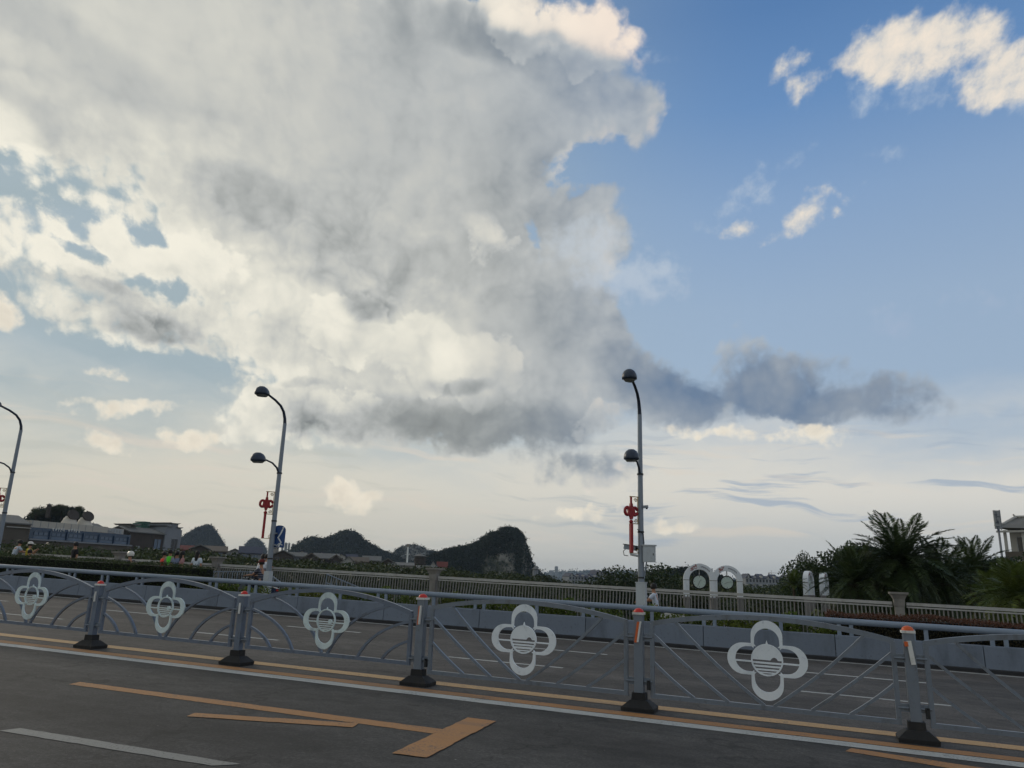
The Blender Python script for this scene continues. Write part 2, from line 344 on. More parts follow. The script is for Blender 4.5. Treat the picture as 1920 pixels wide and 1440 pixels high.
def link(name, me, parent=None, loc=(0, 0, 0), rot=(0, 0, 0), scale=(1, 1, 1)):
    o = bpy.data.objects.new(name, me); COL.objects.link(o); o.location = loc; o.rotation_euler = rot; o.scale = scale
    if parent is not None: o.parent = parent
    return o
def obj(name, mb, mat, parent=None, loc=(0, 0, 0), rot=(0, 0, 0), kind=None, label=None):
    o = link(name, mb.mesh(name, mat), parent, loc, rot)
    if kind: o['kind'] = kind
    if label: o['label'] = label
    return o
def tag(o, label=None, cat=None, group=None, kind=None):
    if label: o['label'] = label
    if cat: o['category'] = cat
    if group: o['group'] = group
    if kind: o['kind'] = kind
    return o
def thing(name, label, cat, loc=(0, 0, 0), rotz=0.0, group=None, scale=1.0):
    o = bpy.data.objects.new(name, None); COL.objects.link(o); o.empty_display_size = .3
    o.location = loc; o.rotation_euler = (0, 0, rotz); o.scale = (scale,) * 3
    return tag(o, label, cat, group)
def copy_tree(o, parent=None, **kw):
    c = o.copy(); COL.objects.link(c)
    if parent is not None: c.parent = parent
    for ch in list(o.children): copy_tree(ch, c)
    return c
def quads(name, V, mat, smooth=False):
    V = np.asarray(V, dtype=np.float32); n = len(V); me = bpy.data.meshes.new(name)
    me.vertices.add(n * 4); me.vertices.foreach_set('co', V.reshape(-1)); me.loops.add(n * 4)
    me.loops.foreach_set('vertex_index', np.arange(n * 4, dtype=np.int32)); me.polygons.add(n)
    me.polygons.foreach_set('loop_start', np.arange(n, dtype=np.int32) * 4); me.polygons.foreach_set('loop_total', np.full(n, 4, dtype=np.int32))
    me.materials.append(mat); me.update(calc_edges=True); return me
rng = np.random.default_rng(11)
def leaf_cards(C, size, aspect=.5, nrm=None, jit=.35, flat=0.0):
    """one folded leaf-shaped quad at every centre"""
    n = len(C); d = rng.normal(size=(n, 3)); 
    if nrm is not None: d = d * .8 + nrm * 1.0
    d /= np.linalg.norm(d, axis=1)[:, None] + 1e-9
    a = np.cross(d, rng.normal(size=(n, 3))); a /= np.linalg.norm(a, axis=1)[:, None] + 1e-9
    b = np.cross(d, a); s = size * (1 + jit * (rng.random((n, 1)) * 2 - 1))
    return np.stack([C - a * s * .5, C + b * s * aspect * .5 - a * s * .05, C + a * s * .5 + d * s * .12, C - b * s * aspect * .5 - a * s * .05], axis=1)
def lobes_points(lobes, n, shell=.55):
    w = np.array([l[1][0] * l[1][1] * l[1][2] for l in lobes]) ** .7; w /= w.sum(); idx = rng.choice(len(lobes), n, p=w)
    c = np.array([l[0] for l in lobes])[idx]; r = np.array([l[1] for l in lobes])[idx]
    u = rng.normal(size=(n, 3)); u /= np.linalg.norm(u, axis=1)[:, None]
    k = shell + (1 - shell) * rng.random((n, 1)) ** .6
    return c + u * r * k, u

# ------------------------------------------------------------------ materials
def mat(name, rgb, rough=.6, metal=0.0, var=.12, scale=3.0, bump=0.0, bscale=30.0, spec=.4, rnd=.0, coat=0.0, stain=None, stain_scale=1.5):
    m = bpy.data.materials.new(name); m.use_nodes = True; t = NT(m.node_tree); b = m.node_tree.nodes['Principled BSDF']
    co = t.n('ShaderNodeTexCoord').outputs['Object']; oi = t.n('ShaderNodeObjectInfo')
    off = t.vmath('ADD', co, t.vmath('SCALE', (13.7, 7.1, 3.3), scale=oi.outputs['Random']))
    nz = t.noise(off, scale, 5, .6, dim='3D'); c = lin(rgb)
    col = t.mix(nz, tuple(x * (1 - var) for x in c) + (1,), tuple(min(1, x * (1 + var)) for x in c) + (1,))
    if stain:
        st = t.noise(t.mapping(off, scale=(1, 1, 3.0)), stain_scale, 6, .65, dim='3D')
        col = t.mix(t.sstep(st, .5, .75, 0, .7), col, (*lin(stain), 1))
    if stain:
        gr = t.noise(t.mapping(off, scale=(.35, .35, .35)), 5.0, 6, .7, dim='3D')
        col = t.mix(t.sstep(gr, .55, .72, 0, .55), col, (*lin(tuple(min(255, q * 1.0) for q in stain)), 1))
    if rnd:
        hs = t.n('ShaderNodeHueSaturation'); t.put(hs.inputs['Color'], col)
        t.put(hs.inputs['Value'], t.sstep(oi.outputs['Random'], 0, 1, 1 - rnd, 1 + rnd, 'LINEAR'))
        t.put(hs.inputs['Hue'], t.sstep(t.math('FRACT', t.math('MULTIPLY', oi.outputs['Random'], 7.3)), 0, 1, .5 - rnd * .08, .5 + rnd * .08, 'LINEAR')); col = hs.outputs[0]
    t.put(b.inputs['Base Color'], col); b.inputs['Metallic'].default_value = metal
    t.put(b.inputs['Roughness'], t.math('MULTIPLY_ADD', nz, .2, rough - .1)); b.inputs['Specular IOR Level'].default_value = spec
    if coat: b.inputs['Coat Weight'].default_value = coat; b.inputs['Coat Roughness'].default_value = .15
    if bump:
        bp = t.n('ShaderNodeBump'); bp.inputs['Strength'].default_value = bump; bp.inputs['Distance'].default_value = .02
        t.put(bp.inputs['Height'], t.noise(off, bscale, 5, .65, dim='3D')); t.m = None; m.node_tree.links.new(bp.outputs[0], b.inputs['Normal'])
    return m
def leaf_mat(name, rgb, rgb2, trans=.25, rnd=.25, scale=1.2, rough=.55):
    m = bpy.data.materials.new(name); m.use_nodes = True; t = NT(m.node_tree); t.t.nodes.clear()
    geo = t.n('ShaderNodeNewGeometry'); oi = t.n('ShaderNodeObjectInfo')
    nz = t.noise(geo.outputs['Position'], scale, 3, .6, dim='3D'); rp = geo.outputs['Random Per Island']
    f = t.math('ADD', t.sstep(nz, .3, .7, 0, .7), t.math('MULTIPLY_ADD', rp, .5, -.1), clamp=True)
    col = t.mix(f, (*lin(rgb), 1), (*lin(rgb2), 1))
    hs = t.n('ShaderNodeHueSaturation'); t.put(hs.inputs['Color'], col)
    t.put(hs.inputs['Value'], t.sstep(oi.outputs['Random'], 0, 1, 1 - rnd, 1 + rnd, 'LINEAR')); t.put(hs.inputs['Hue'], t.sstep(t.math('FRACT', t.math('MULTIPLY', oi.outputs['Random'], 5.7)), 0, 1, .485, .515, 'LINEAR'))
    b = t.n('ShaderNodeBsdfPrincipled'); t.put(b.inputs['Base Color'], hs.outputs[0]); b.inputs['Roughness'].default_value = rough; b.inputs['Specular IOR Level'].default_value = .25
    tr = t.n('ShaderNodeBsdfTranslucent'); t.put(tr.inputs['Color'], hs.outputs[0])
    mx = t.n('ShaderNodeMixShader'); mx.inputs[0].default_value = trans; t.t.links.new(b.outputs[0], mx.inputs[1]); t.t.links.new(tr.outputs[0], mx.inputs[2])
    out = t.n('ShaderNodeOutputMaterial'); t.t.links.new(mx.outputs[0], out.inputs[0]); return m

def asphalt():
    m = bpy.data.materials.new('asphalt'); m.use_nodes = True; t = NT(m.node_tree); b = m.node_tree.nodes['Principled BSDF']
    pos = t.n('ShaderNodeNewGeometry').outputs['Position']
    g1 = t.noise(pos, 34, 4, .75, dim='3D'); g2 = t.noise(pos, 120, 2, .6, dim='3D'); big = t.noise(t.mapping(pos, scale=(6, 1.4, 1)), 1.0, 5, .6, dim='3D')
    pt = t.noise(pos, .45, 4, .6, dim='3D')
    v = t.math('ADD', t.math('MULTIPLY_ADD', g1, 1.3, -.65), t.math('MULTIPLY_ADD', g2, 1.0, -.5)); v = t.math('MULTIPLY_ADD', v, .6, .5)
    col = t.ramp(v, [(0.0, (.010, .010, .010)), (.36, (.030, .0295, .029)), (.52, (.050, .0485, .047)), (.68, (.088, .085, .081)), (1.0, (.24, .23, .22))])
    k = t.math('MULTIPLY', t.sstep(big, .25, .75, .74, 1.30), t.sstep(pt, .3, .7, .82, 1.20))
    mid = t.noise(t.mapping(pos, scale=(1.6, 1, 1)), 5.5, 5, .7, dim='3D'); k = t.math('MULTIPLY', k, t.sstep(mid, .3, .7, .76, 1.26))
    oil = t.noise(t.mapping(pos, scale=(3.0, 1, 1)), .9, 4, .6, dim='3D'); k = t.math('MULTIPLY', k, t.sstep(oil, .60, .72, 1.0, .68))
    sp = t.n('ShaderNodeSeparateXYZ'); t.put(sp.inputs[0], pos); Y = sp.outputs[1]
    # sealed cracks wandering across the lanes
    ck = t.noise(t.vmath('ADD', pos, t.vmath('SCALE', t.noise(pos, .8, 4, .6, color=True, dim='3D'), scale=1.6)), .34, 2, .5, dim='3D')
    k = t.math('MULTIPLY', k, t.sstep(t.math('ABSOLUTE', t.math('SUBTRACT', ck, .52)), .0022, .005, .62, 1.0))
    # tyre-polished bands along each lane; grazing sky reflection painted in beyond the fence
    tr = t.math('SINE', t.math('MULTIPLY_ADD', t.math('ADD', Y, t.math('MULTIPLY_ADD', pt, .5, -.25)), 3.9, .6))
    k = t.math('MULTIPLY', k, t.sstep(tr, -1, 1, .93, 1.1)); far = t.sstep(Y, 9.6, 9.9)
    k = t.math('MULTIPLY', k, t.math('MULTIPLY_ADD', far, .24, .90))
    warmc = t.mix(far, (1, 1, 1, 1), (1.06, 1.0, .96, 1))
    c2 = t.vmath('MULTIPLY', t.vmath('SCALE', col, scale=k), warmc)
    vo = t.n('ShaderNodeTexVoronoi'); t.put(vo.inputs['Vector'], pos); vo.inputs['Scale'].default_value = 3.2
    fl = t.math('MULTIPLY', t.sstep(vo.outputs['Distance'], .034, .018), t.math('GREATER_THAN', t.noise(pos, 2.3, 1, .5, dim='3D'), .6))
    c3 = t.mix(fl, c2, (.30, .29, .27, 1))
    t.put(b.inputs['Base Color'], c3); b.inputs['Roughness'].default_value = .82; b.inputs['Specular IOR Level'].default_value = .35
    bp = t.n('ShaderNodeBump'); bp.inputs['Strength'].default_value = .5; bp.inputs['Distance'].default_value = .008; t.put(bp.inputs['Height'], g1)
    m.node_tree.links.new(bp.outputs[0], b.inputs['Normal']); return m
def paint(name, rgb, wear=.5):
    """road paint, rubbed through to the asphalt in places"""
    m = bpy.data.materials.new(name); m.use_nodes = True; t = NT(m.node_tree); b = m.node_tree.nodes['Principled BSDF']
    pos = t.n('ShaderNodeNewGeometry').outputs['Position']; n1 = t.noise(pos, 38, 5, .75, dim='3D'); n2 = t.noise(pos, 2.2, 5, .65, dim='3D'); c = lin(rgb)
    col = t.mix(n2, tuple(x * .78 for x in c) + (1,), tuple(x * 1.12 for x in c) + (1,))
    sc = t.noise(t.mapping(pos, scale=(4, .35, 1)), 1.0, 4, .6, dim='3D'); col = t.mix(t.sstep(sc, .52, .7, 0, .35), col, (.09, .085, .08, 1))
    w = t.sstep(t.math('ADD', n1, t.math('MULTIPLY_ADD', n2, .5, -.25)), .52, .70, 0, wear)
    t.put(b.inputs['Base Color'], t.mix(w, col, (.07, .068, .065, 1))); b.inputs['Roughness'].default_value = .7
    bp = t.n('ShaderNodeBump'); bp.inputs['Strength'].default_value = .4; bp.inputs['Distance'].default_value = .006; t.put(bp.inputs['Height'], n1)
    m.node_tree.links.new(bp.outputs[0], b.inputs['Normal']); return m

M = dict(
    asphalt=asphalt(), white_paint=paint('white road paint', (178, 180, 178), .8), yellow_paint=paint('ochre road paint', (168, 120, 70), .85), pale_yellow=paint('pale ochre road paint', (186, 150, 102), .8), grey_paint=paint('worn grey road paint', (136, 136, 132), .85),
    old_steel=mat('blue grey painted steel', (100, 111, 127), .34, .0, .10, 6, spec=.5, bump=.04, stain=(72, 74, 76), stain_scale=5),
    new_steel=mat('grey galvanised steel', (114, 123, 134), .34, .15, .10, 5, spec=.5, bump=.04, stain=(84, 84, 84), stain_scale=5),
    emblem_old=mat('pale green white enamel', (206, 220, 220), .5, .0, .08, 5, stain=(150, 162, 166), stain_scale=3),
    emblem_new=mat('white enamel plate', (226, 232, 236), .45, .0, .06, 5, stain=(170, 180, 188), stain_scale=3),
    rubber=mat('black rubber', (34, 34, 35), .75, 0, .25, 8, bump=.2, bscale=20, stain=(62, 58, 54), stain_scale=4),
    red_cap=mat('red plastic', (196, 44, 36), .4, 0, .1, 5), orange_cap=mat('orange plastic', (206, 92, 42), .4, 0, .1, 5), white_pl=mat('white plastic', (216, 216, 212), .45, 0, .08, 6, stain=(170, 165, 155)),
    orange_refl=mat('orange reflector', (206, 98, 48), .35, 0, .12, 9), dark_metal=mat('dark steel', (58, 60, 62), .45, .6, .2, 9),
    wall=mat('blue grey painted concrete', (116, 125, 138), .75, 0, .16, .9, bump=.25, bscale=14, stain=(80, 86, 96), stain_scale=.9), kerb=mat('dark gutter concrete', (52, 52, 54), .9, 0, .25, 3, bump=.3),
    rail=mat('pale blue rail paint', (128, 141, 157), .45, 0, .08, 4, spec=.5, stain=(104, 116, 132), stain_scale=2), pave=mat('pavement slabs', (120, 118, 114), .85, 0, .2, 2, bump=.2),
    baluster=mat('weathered baluster paint', (124, 122, 118), .65, 0, .16, 3, stain=(112, 106, 98), stain_scale=2.5), bal=mat('weathered cream railing paint', (178, 176, 172), .6, 0, .14, 3, stain=(140, 134, 124), stain_scale=2.5), granite=mat('grey granite', (138, 134, 128), .8, 0, .2, 9, bump=.2, bscale=40, stain=(92, 88, 84)),
    pole=mat('galvanised lamp pole', (128, 137, 148), .4, .35, .08, 3, spec=.5), lamp_head=mat('dark slate lamp housing', (52, 62, 78), .4, .1, .1, 3), lamp_glass=mat('lamp lens', (120, 122, 120), .15, 0, .1, 4),
    knot_red=mat('red lantern acrylic', (152, 32, 38), .4, 0, .12, 5), bronze=mat('gilt bracket metal', (150, 128, 82), .45, .5, .2, 5), sign_blue=mat('blue sign enamel', (24, 68, 124), .4, 0, .08, 4), white=mat('white sign paint', (222, 224, 222), .5, 0, .05, 4),
    cab=mat('pale grey cabinet', (186, 192, 196), .5, .1, .08, 3, stain=(150, 152, 152)), arch=mat('white clock arch paint', (222, 226, 230), .6, 0, .08, 1.5, stain=(160, 164, 168), stain_scale=1.2), stone=mat('grey fluted stone', (134, 130, 128), .85, 0, .18, 3, bump=.2, stain=(104, 100, 96)),
    clock=mat('pale clock dial', (202, 216, 206), .5, 0, .06, 4), black=mat('black enamel', (18, 18, 20), .45, 0, .1, 4), letter_red=mat('red lettering', (150, 60, 56), .6, 0, .1, 4), letter_dark=mat('dark lettering', (92, 88, 96), .6, 0, .1, 4),
    bark=mat('bark', (74, 62, 50), .9, 0, .3, 6, bump=.5, bscale=12), soil=mat('ground', (62, 66, 44), .95, 0, .4, .08, bump=.2, bscale=2), planter=mat('brown planter', (88, 78, 70), .8, 0, .2, 3, stain=(62, 56, 52)),
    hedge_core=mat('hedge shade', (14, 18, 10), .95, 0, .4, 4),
)
L = dict(
    tree=leaf_mat('broadleaf foliage', (40, 50, 30), (72, 82, 46), rnd=.24), tree_b=leaf_mat('dark evergreen foliage', (30, 44, 28), (60, 76, 42), rnd=.2), hill=leaf_mat('hill woodland', (30, 42, 40), (52, 64, 54), rnd=.15, scale=.05),
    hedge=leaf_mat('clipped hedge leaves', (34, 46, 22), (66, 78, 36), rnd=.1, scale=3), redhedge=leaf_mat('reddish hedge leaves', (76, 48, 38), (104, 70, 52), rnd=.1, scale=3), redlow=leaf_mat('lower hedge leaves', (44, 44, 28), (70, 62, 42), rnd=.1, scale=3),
    shrub=leaf_mat('planter shrub leaves', (58, 74, 28), (112, 124, 52), rnd=.15, scale=3), petal=leaf_mat('pale petals', (206, 190, 186), (226, 214, 206), rnd=.1, scale=6), palm=leaf_mat('palm frond', (40, 56, 34), (78, 92, 54), rnd=.22, scale=.8, rough=.45),
    palm_light=leaf_mat('young palm frond', (64, 80, 36), (104, 118, 58), rnd=.2, scale=.8, rough=.45),
)
# ================================================================== roadway on the bridge
XL, XR = -170.0, 60.0
def sheet(name, poly, h, mat_, parent=None, kind=None, thick=None):
    mb = MB(); n = len(poly); mb.add([(x, y, deck(x) + h) for x, y in poly], [tuple(range(n))])
    o = obj(name, mb, mat_, parent)
    if kind: o['kind'] = kind
    return o
def deck_box(mb, x0, x1, y0, y1, h0, h1):
    mb.add([(x, y, deck(x) + h) for h in (h0, h1) for x, y in ((x0, y0), (x1, y0), (x1, y1), (x0, y1))], [(3, 2, 1, 0), (4, 5, 6, 7), (0, 1, 5, 4), (1, 2, 6, 5), (2, 3, 7, 6), (3, 0, 4, 7)])
road_mb = MB(); deck_box(road_mb, XL, XR, -16, 19.76, -1.3, 0.0)
road = obj('road', road_mb, M['asphalt'], kind='structure')
pv = MB(); deck_box(pv, XL, XR, 24.95, 26.6, -1.3, .15); obj('pavement', pv, M['pave'], kind='structure')
cv = MB(); deck_box(cv, XL, XR, 22.05, 24.95, -1.3, .012); obj('cycle_path', cv, M['asphalt'], kind='structure')
vg = MB(); deck_box(vg, XL, XR, 20.32, 22.05, -1.3, .15); obj('verge_kerb', vg, M['pave'], kind='structure')
kb = MB(); deck_box(kb, XL, XR, 19.76, 20.02, -1.3, .07); obj('gutter', kb, M['kerb'], kind='structure')
def marking(name, poly, mat_, h=.004):
    out = []; rj = random.Random(len(name) + int(abs(poly[0][0]) * 10)); n = len(poly)
    for i in range(n):                                            # ragged edges where the paint has chipped
        (xa, ya), (xb, yb) = poly[i], poly[(i + 1) % n]; d = math.hypot(xb - xa, yb - ya); m = max(1, min(420, int(d / .09)))
        for k in range(m):
            f = k / m; x, y = xa + (xb - xa) * f, ya + (yb - ya) * f
            j = .007 if (0 < k and -22 < x < 8) else 0
            out.append((x + rj.uniform(-j, j), y + rj.uniform(-j, j)))
    sheet(name, out, h, mat_, road)
def band(x0, x1, y0, y1): return [(x0, y0), (x1, y0), (x1, y1), (x0, y1)]
marking('white_edge_line', band(-120, 40, 9.17, 9.43), M['white_paint'])
marking('yellow_line', band(-120, 40, 9.452, 9.70), M['yellow_paint'])
marking('yellow_line', band(-120, 40, 10.14, 10.44), M['pale_yellow'])
marking('white_edge_line', band(-120, 40, 19.36, 19.52), M['white_paint'])
for i in range(-10, 6):
    x = 6.0 * i
    if -100 < x < 30:
        marking('lane_dash', band(x - .1, x + 2.0, 16.40, 16.54), M['white_paint'], .004)
        marking('lane_dash', band(x - .25, x + 1.95, 13.38, 13.50), M['white_paint'], .004)
for i in (-4, -3, -2, -1, 0, 1):
    x = -4.2 + 6.1 * i; marking('lane_dash', [(x - 2.42, 5.10), (x - .15, 5.16), (x, 5.32), (x - 2.38, 5.27)], M['grey_paint'])
def px_poly(pts): return [(p.x, p.y) for p in (on_deck(u, v) for u, v in pts)]
marking('ochre_stroke', px_poly([(129, 1283.5), (150, 1279), (832, 1368), (812, 1376)]), M['yellow_paint'], .003)
marking('ochre_stroke', px_poly([(350, 1344), (365, 1337.5), (672, 1357), (661, 1364.5)]), M['yellow_paint'], .0055)
marking('ochre_bar', px_poly([(735, 1414), (877, 1346.5), (930, 1353.5), (800, 1422)]), M['yellow_paint'], .008)
marking('ochre_stroke', px_poly([(1585, 1409), (1596, 1403.5), (1960, 1458), (1935, 1466)]), M['yellow_paint'], .004)

# ================================================================== median fence: posts and panels
FY = 9.95
POST_X = [-14.22, -11.16, -8.16, -5.07, -2.007, 1.037, 4.09]
NEWP = [False, False, False, True, True, True, True]
NEWPANEL = [False, False, False, True, True, True]
def bracket(t, x, h, s, dark=False):
    b = MB(); b.box((x + s * .10, 0, h), (.11, .012, .085)); b.box((x + s * .10, -.012, h), (.03, .014, .03)); b.tube([(x + s * .045, -.02, h), (x + s * .165, -.02, h)], .013, 6)
    obj('bracket', b, M['dark_metal' if dark else 'new_steel'], t)
def make_post(x, new, label, cap, refl):
    t = thing('fence_post', label, 'fence post', (x, FY, deck(x)), 0, 'posts of the median fence')
    w = .112 if new else .095; top = 1.13 if new else 1.0
    p = MB(); p.box((0, 0, .1 + (top - .1) / 2), (w, w, top - .1)); obj('post_tube', p, M['new_steel' if new else 'old_steel'], t)
    b = MB()
    for z0, z1, a0, a1 in ((0, .045, .198, .202), (.045, .125, .202, .105), (.125, .21, .088, .084)):
        b.add([(sx * a, sy * a * .8, z) for z, a in ((z0, a0), (z1, a1)) for sx, sy in ((-1, -1), (1, -1), (1, 1), (-1, 1))], [(3, 2, 1, 0), (4, 5, 6, 7), (0, 1, 5, 4), (1, 2, 6, 5), (2, 3, 7, 6), (3, 0, 4, 7)])
    obj('rubber_foot', b, M['rubber'], t)
    c = MB(); c.box((0, 0, top + .014), (w + .03, w + .03, .028)); obj('cap_collar', c, M['white_pl'], t)
    c = MB(); c.lathe([(w * .56, top + .026), (w * .56, top + .04), (w * .45, top + .062), (w * .2, top + .076), (.002, top + .08)], 14); obj('cap', c, cap, t)
    if refl:
        rot = Euler((0, R(refl[0]), 0)).to_matrix(); wo, ww = refl[1], refl[2]; x0 = -(wo + ww) / 2
        a = MB(); a.box((x0 + wo / 2, -w / 2 - .016, top - .21), (wo, .03, .25 if ww < .04 else .06), rot) if ww < .04 else a.box((x0 - .004, -w / 2 - .017, top - .115), (wo + .02, .032, .05), rot)
        obj('reflector_stripe', a, M['orange_refl'], t)
        a = MB(); a.box((x0 + wo + ww / 2, -w / 2 - .014, top - .205), (ww, .03, .25), rot); obj('reflector_plate', a, M['white_pl'], t)
    else:
        a = MB(); a.box((-.012, -w / 2 - .01, top - .18), (.028, .02, .16)); obj('reflector_plate', a, M['white_pl'], t)
    for h in ((.86, .34) if new else (.80, .36)):
        for s in (-1, 1): bracket(t, 0, h, s)
    if new:
        a = MB(); a.box((.12, -.03, .30), (.045, .014, .11)); a.box((.12, -.045, .30), (.014, .014, .10)); a.box((.12, -.045, .345), (.03, .014, .014)); obj('latch', a, M['dark_metal'], t)
    return t
PL = ['old blue grey fence post with red cap, past the left edge end', 'old blue grey fence post with small red cap, farthest left of the row', 'old blue grey post with red cap, left of the panel below the lamp pole', 'fence post with red cap where curved bar panels meet straight bar panels',
      'fence post with red cap and tilted orange reflector below the right lamp pole', 'nearest fence post with orange cap and white reflector plate tilted to the left', 'fence post past the right edge at the end of the last panel']
for i, x in enumerate(POST_X):
    make_post(x, NEWP[i], PL[i], M['orange_cap'] if i >= 5 else M['red_cap'], {3: (3.0, .014, .026), 4: (9.0, .030, .022), 5: (-6.0, .016, .045)}.get(i))

def arc_pts(a, c, b, n=10):
    a, b, c = Vector(a), Vector(b), Vector(c)
    return [(1 - t) ** 2 * a + 2 * t * (1 - t) * c + t * t * b for t in [i / n for i in range(n + 1)]]
def emblem(new):
    e = MB(); T = .010
    def ring(cx, cz, ro, cix, ciz, ri, a0, a1, th, n=26):
        vs = []
        for i in range(n + 1):
            t = a0 + (a1 - a0) * i / n
            po = (cx + ro * math.cos(t), cz + ro * math.sin(t)); pi = (cix + ri * math.cos(t), ciz + ri * math.sin(t))
            for y in (-th, th): vs += [(po[0], y, po[1]), (pi[0], y, pi[1])]
        fs = [(0, 1, 3, 2), (4 * n + 2, 4 * n + 3, 4 * n + 1, 4 * n)]
        for i in range(n):
            a, b = 4 * i, 4 * i + 4
            fs += [(a, b, b + 1, a + 1), (a + 2, a + 3, b + 3, b + 2), (a, a + 2, b + 2, b), (a + 1, b + 1, b + 3, a + 3)]
        e.add(vs, fs)
    def petal(ang, th):
        ro, zo, ri, zi = (.186, .284, .148, .226) if new else (.184, .286, .144, .230)
        arc = [math.pi * i / 22 for i in range(23)]
        outer = [(ro, .158), (ro, .22)] + [(ro * math.cos(t), zo + ro * math.sin(t)) for t in arc] + [(-ro, .22), (-ro, .158)]
        inner = [(ri + .006, .128), (ri + .002, .18)] + [(ri * math.cos(t), zi + ri * math.sin(t)) for t in arc] + [(-ri - .002, .18), (-ri - .006, .128)]
        ca, sa = math.cos(ang), math.sin(ang); vs = []
        for (a_, b_), (c_, d_) in zip(outer, inner):
            for y in (-th, th):
                vs += [(a_ * ca - b_ * sa, y, a_ * sa + b_ * ca), (c_ * ca - d_ * sa, y, c_ * sa + d_ * ca)]
        m_ = len(outer); fs = [(0, 1, 3, 2), tuple(4 * (m_ - 1) + k for k in (2, 3, 1, 0))]
        for i in range(m_ - 1):
            a_, b_ = 4 * i, 4 * i + 4; fs += [(a_, b_, b_ + 1, a_ + 1), (a_ + 2, a_ + 3, b_ + 3, b_ + 2), (a_, a_ + 2, b_ + 2, b_), (a_ + 1, b_ + 1, b_ + 3, a_ + 3)]
        e.add(vs, fs)
    for k_ in range(4): petal(math.pi / 2 * k_, T + .0008 * k_)
    n = 40; rd = .188
    ring(0, 0, rd, 0, 0, rd - .018, 0, 2 * math.pi, T + .004, 44)
    if new:
        top = [(rd * .95 * math.cos(t), rd * .95 * math.sin(t)) for t in [math.pi * i / 20 for i in range(21)]]
        # the lower right of the half disc is notched by a round hole
        hole = (.085, -.005, .040)
        cut = [(hole[0] + hole[2] * math.cos(t), hole[1] + hole[2] * math.sin(t)) for t in [math.pi * i / 10 for i in range(11)]]
        poly = top + [(-.165, 0), (hole[0] - .045, 0)] + [p for p in reversed(cut) if p[1] >= 0] + [(hole[0] + .045, 0)]
        e.prism(poly, -T - .002, T + .002)
        e.prism([(-.017, rd * .97), (.017, rd * .97), (.0, .232)], -T - .0015, T + .0015)
    else:
        e.prism([(-.014, rd * .95), (.014, rd * .95), (.0, .222)], -T - .0015, T + .0015)
        e.prism([(.085 + .036 * math.cos(t), -.012 + .036 * math.sin(t)) for t in [2 * math.pi * i / 14 for i in range(14)]], -T - .003, T + .003)
    for z, hgt in (((-.035, .020), (-.075, .020), (-.115, .018), (-.148, .012)) if new else ((-.02, .014), (-.055, .014), (-.09, .014), (-.125, .013), (-.152, .010))):
        w = math.sqrt(max(rd * .97 * rd * .97 - z * z, .001)); e.box((0, 0, z), (2 * w, 2 * T + .002, hgt))
    for s in (-1, 1): e.box((s * .278, 0, -.028), (.19, 2 * T + .001, .018))
    return e
EMB = {k: emblem(k).mesh('emblem', M['emblem_new' if k else 'emblem_old']) for k in (True, False)}
def make_panel(i, label):
    new = NEWPANEL[i]; xa, xb = POST_X[i], POST_X[i + 1]; xc = (xa + xb) / 2; hw = (xb - xa) / 2 - .165; x0 = xc
    t = thing('road_barrier', label, 'road barrier', (xc, FY, deck(xc)), 0, 'panels of the median fence')
    ms = M['new_steel' if new else 'old_steel']
    zb, zc, za = (.185, 1.03, 1.185) if new else (.27, .935, 1.165)
    th = .045
    def part(name, mb): mb.shear(); return obj(name, mb, ms, t)
    part('bottom_rail', MB().beam((-hw - .02, 0, zb), (hw + .02, 0, zb), .042, .05))
    for s in (-1, 1): part('stile', MB().beam((s * hw, 0, zb - .027), (s * hw, 0, zc), .047, .05, (1, 0, 0)))
    n = 26; arch = [(-hw - .01 + (2 * hw + .02) * k / n, 0, zc + (za - zc) * (1 - abs(2 * k / n - 1) ** 2.0)) for k in range(n + 1)]
    part('top_rail', MB().strip(arch, .058, .053))
    def top_at(x): return zc + (za - zc) * (1 - abs(x / hw) ** 2.0) - .028
    for s in (-1, 1):
        if new:
            rows = [((.05, zb + .02), (.60, (zb + top_at(1.05)) / 2 - .04), (1.06, top_at(1.06))), ((.46, zb + .02), (.92, .53), (hw - .02, .90)), ((.86, zb + .02), (1.10, .36), (hw - .02, .57))]
        else:
            rows = [((.05, zb + .02), (.34, .86), (1.02, top_at(1.02))), ((.56, zb + .02), (.76, .68), (hw - .02, .82)), ((.96, zb + .02), (1.06, .46), (hw - .02, .56))]
        for a, c, b in rows:
            part('diagonal_bar' if new else 'curved_bar', MB().strip(arc_pts((s * a[0], 0, a[1]), (s * c[0], 0, c[1]), (s * b[0], 0, b[1]), 8), .034, .038))
    e = link('emblem', EMB[new], t, (0, -.028, .715 if new else .745), (0, R(1.1), 0), (.96, 1, .95) if new else (.84, 1, .85))
    return t
PNL = ['old fence panel with curved bars and pale emblem, cut by the left picture edge', 'old fence panel with curved bars and thin outlined emblem below the dark clipped hedge', 'old fence panel with curved bars, nearest the straight bar panels',
       'newer fence panel with straight slanting bars and solid half disc emblem below the grey pillar', 'newer fence panel with the largest white four petal emblem, between red and orange capped posts', 'newer fence panel beyond the orange capped post, cut by the right picture edge']
for i in range(6): make_panel(i, PNL[i])

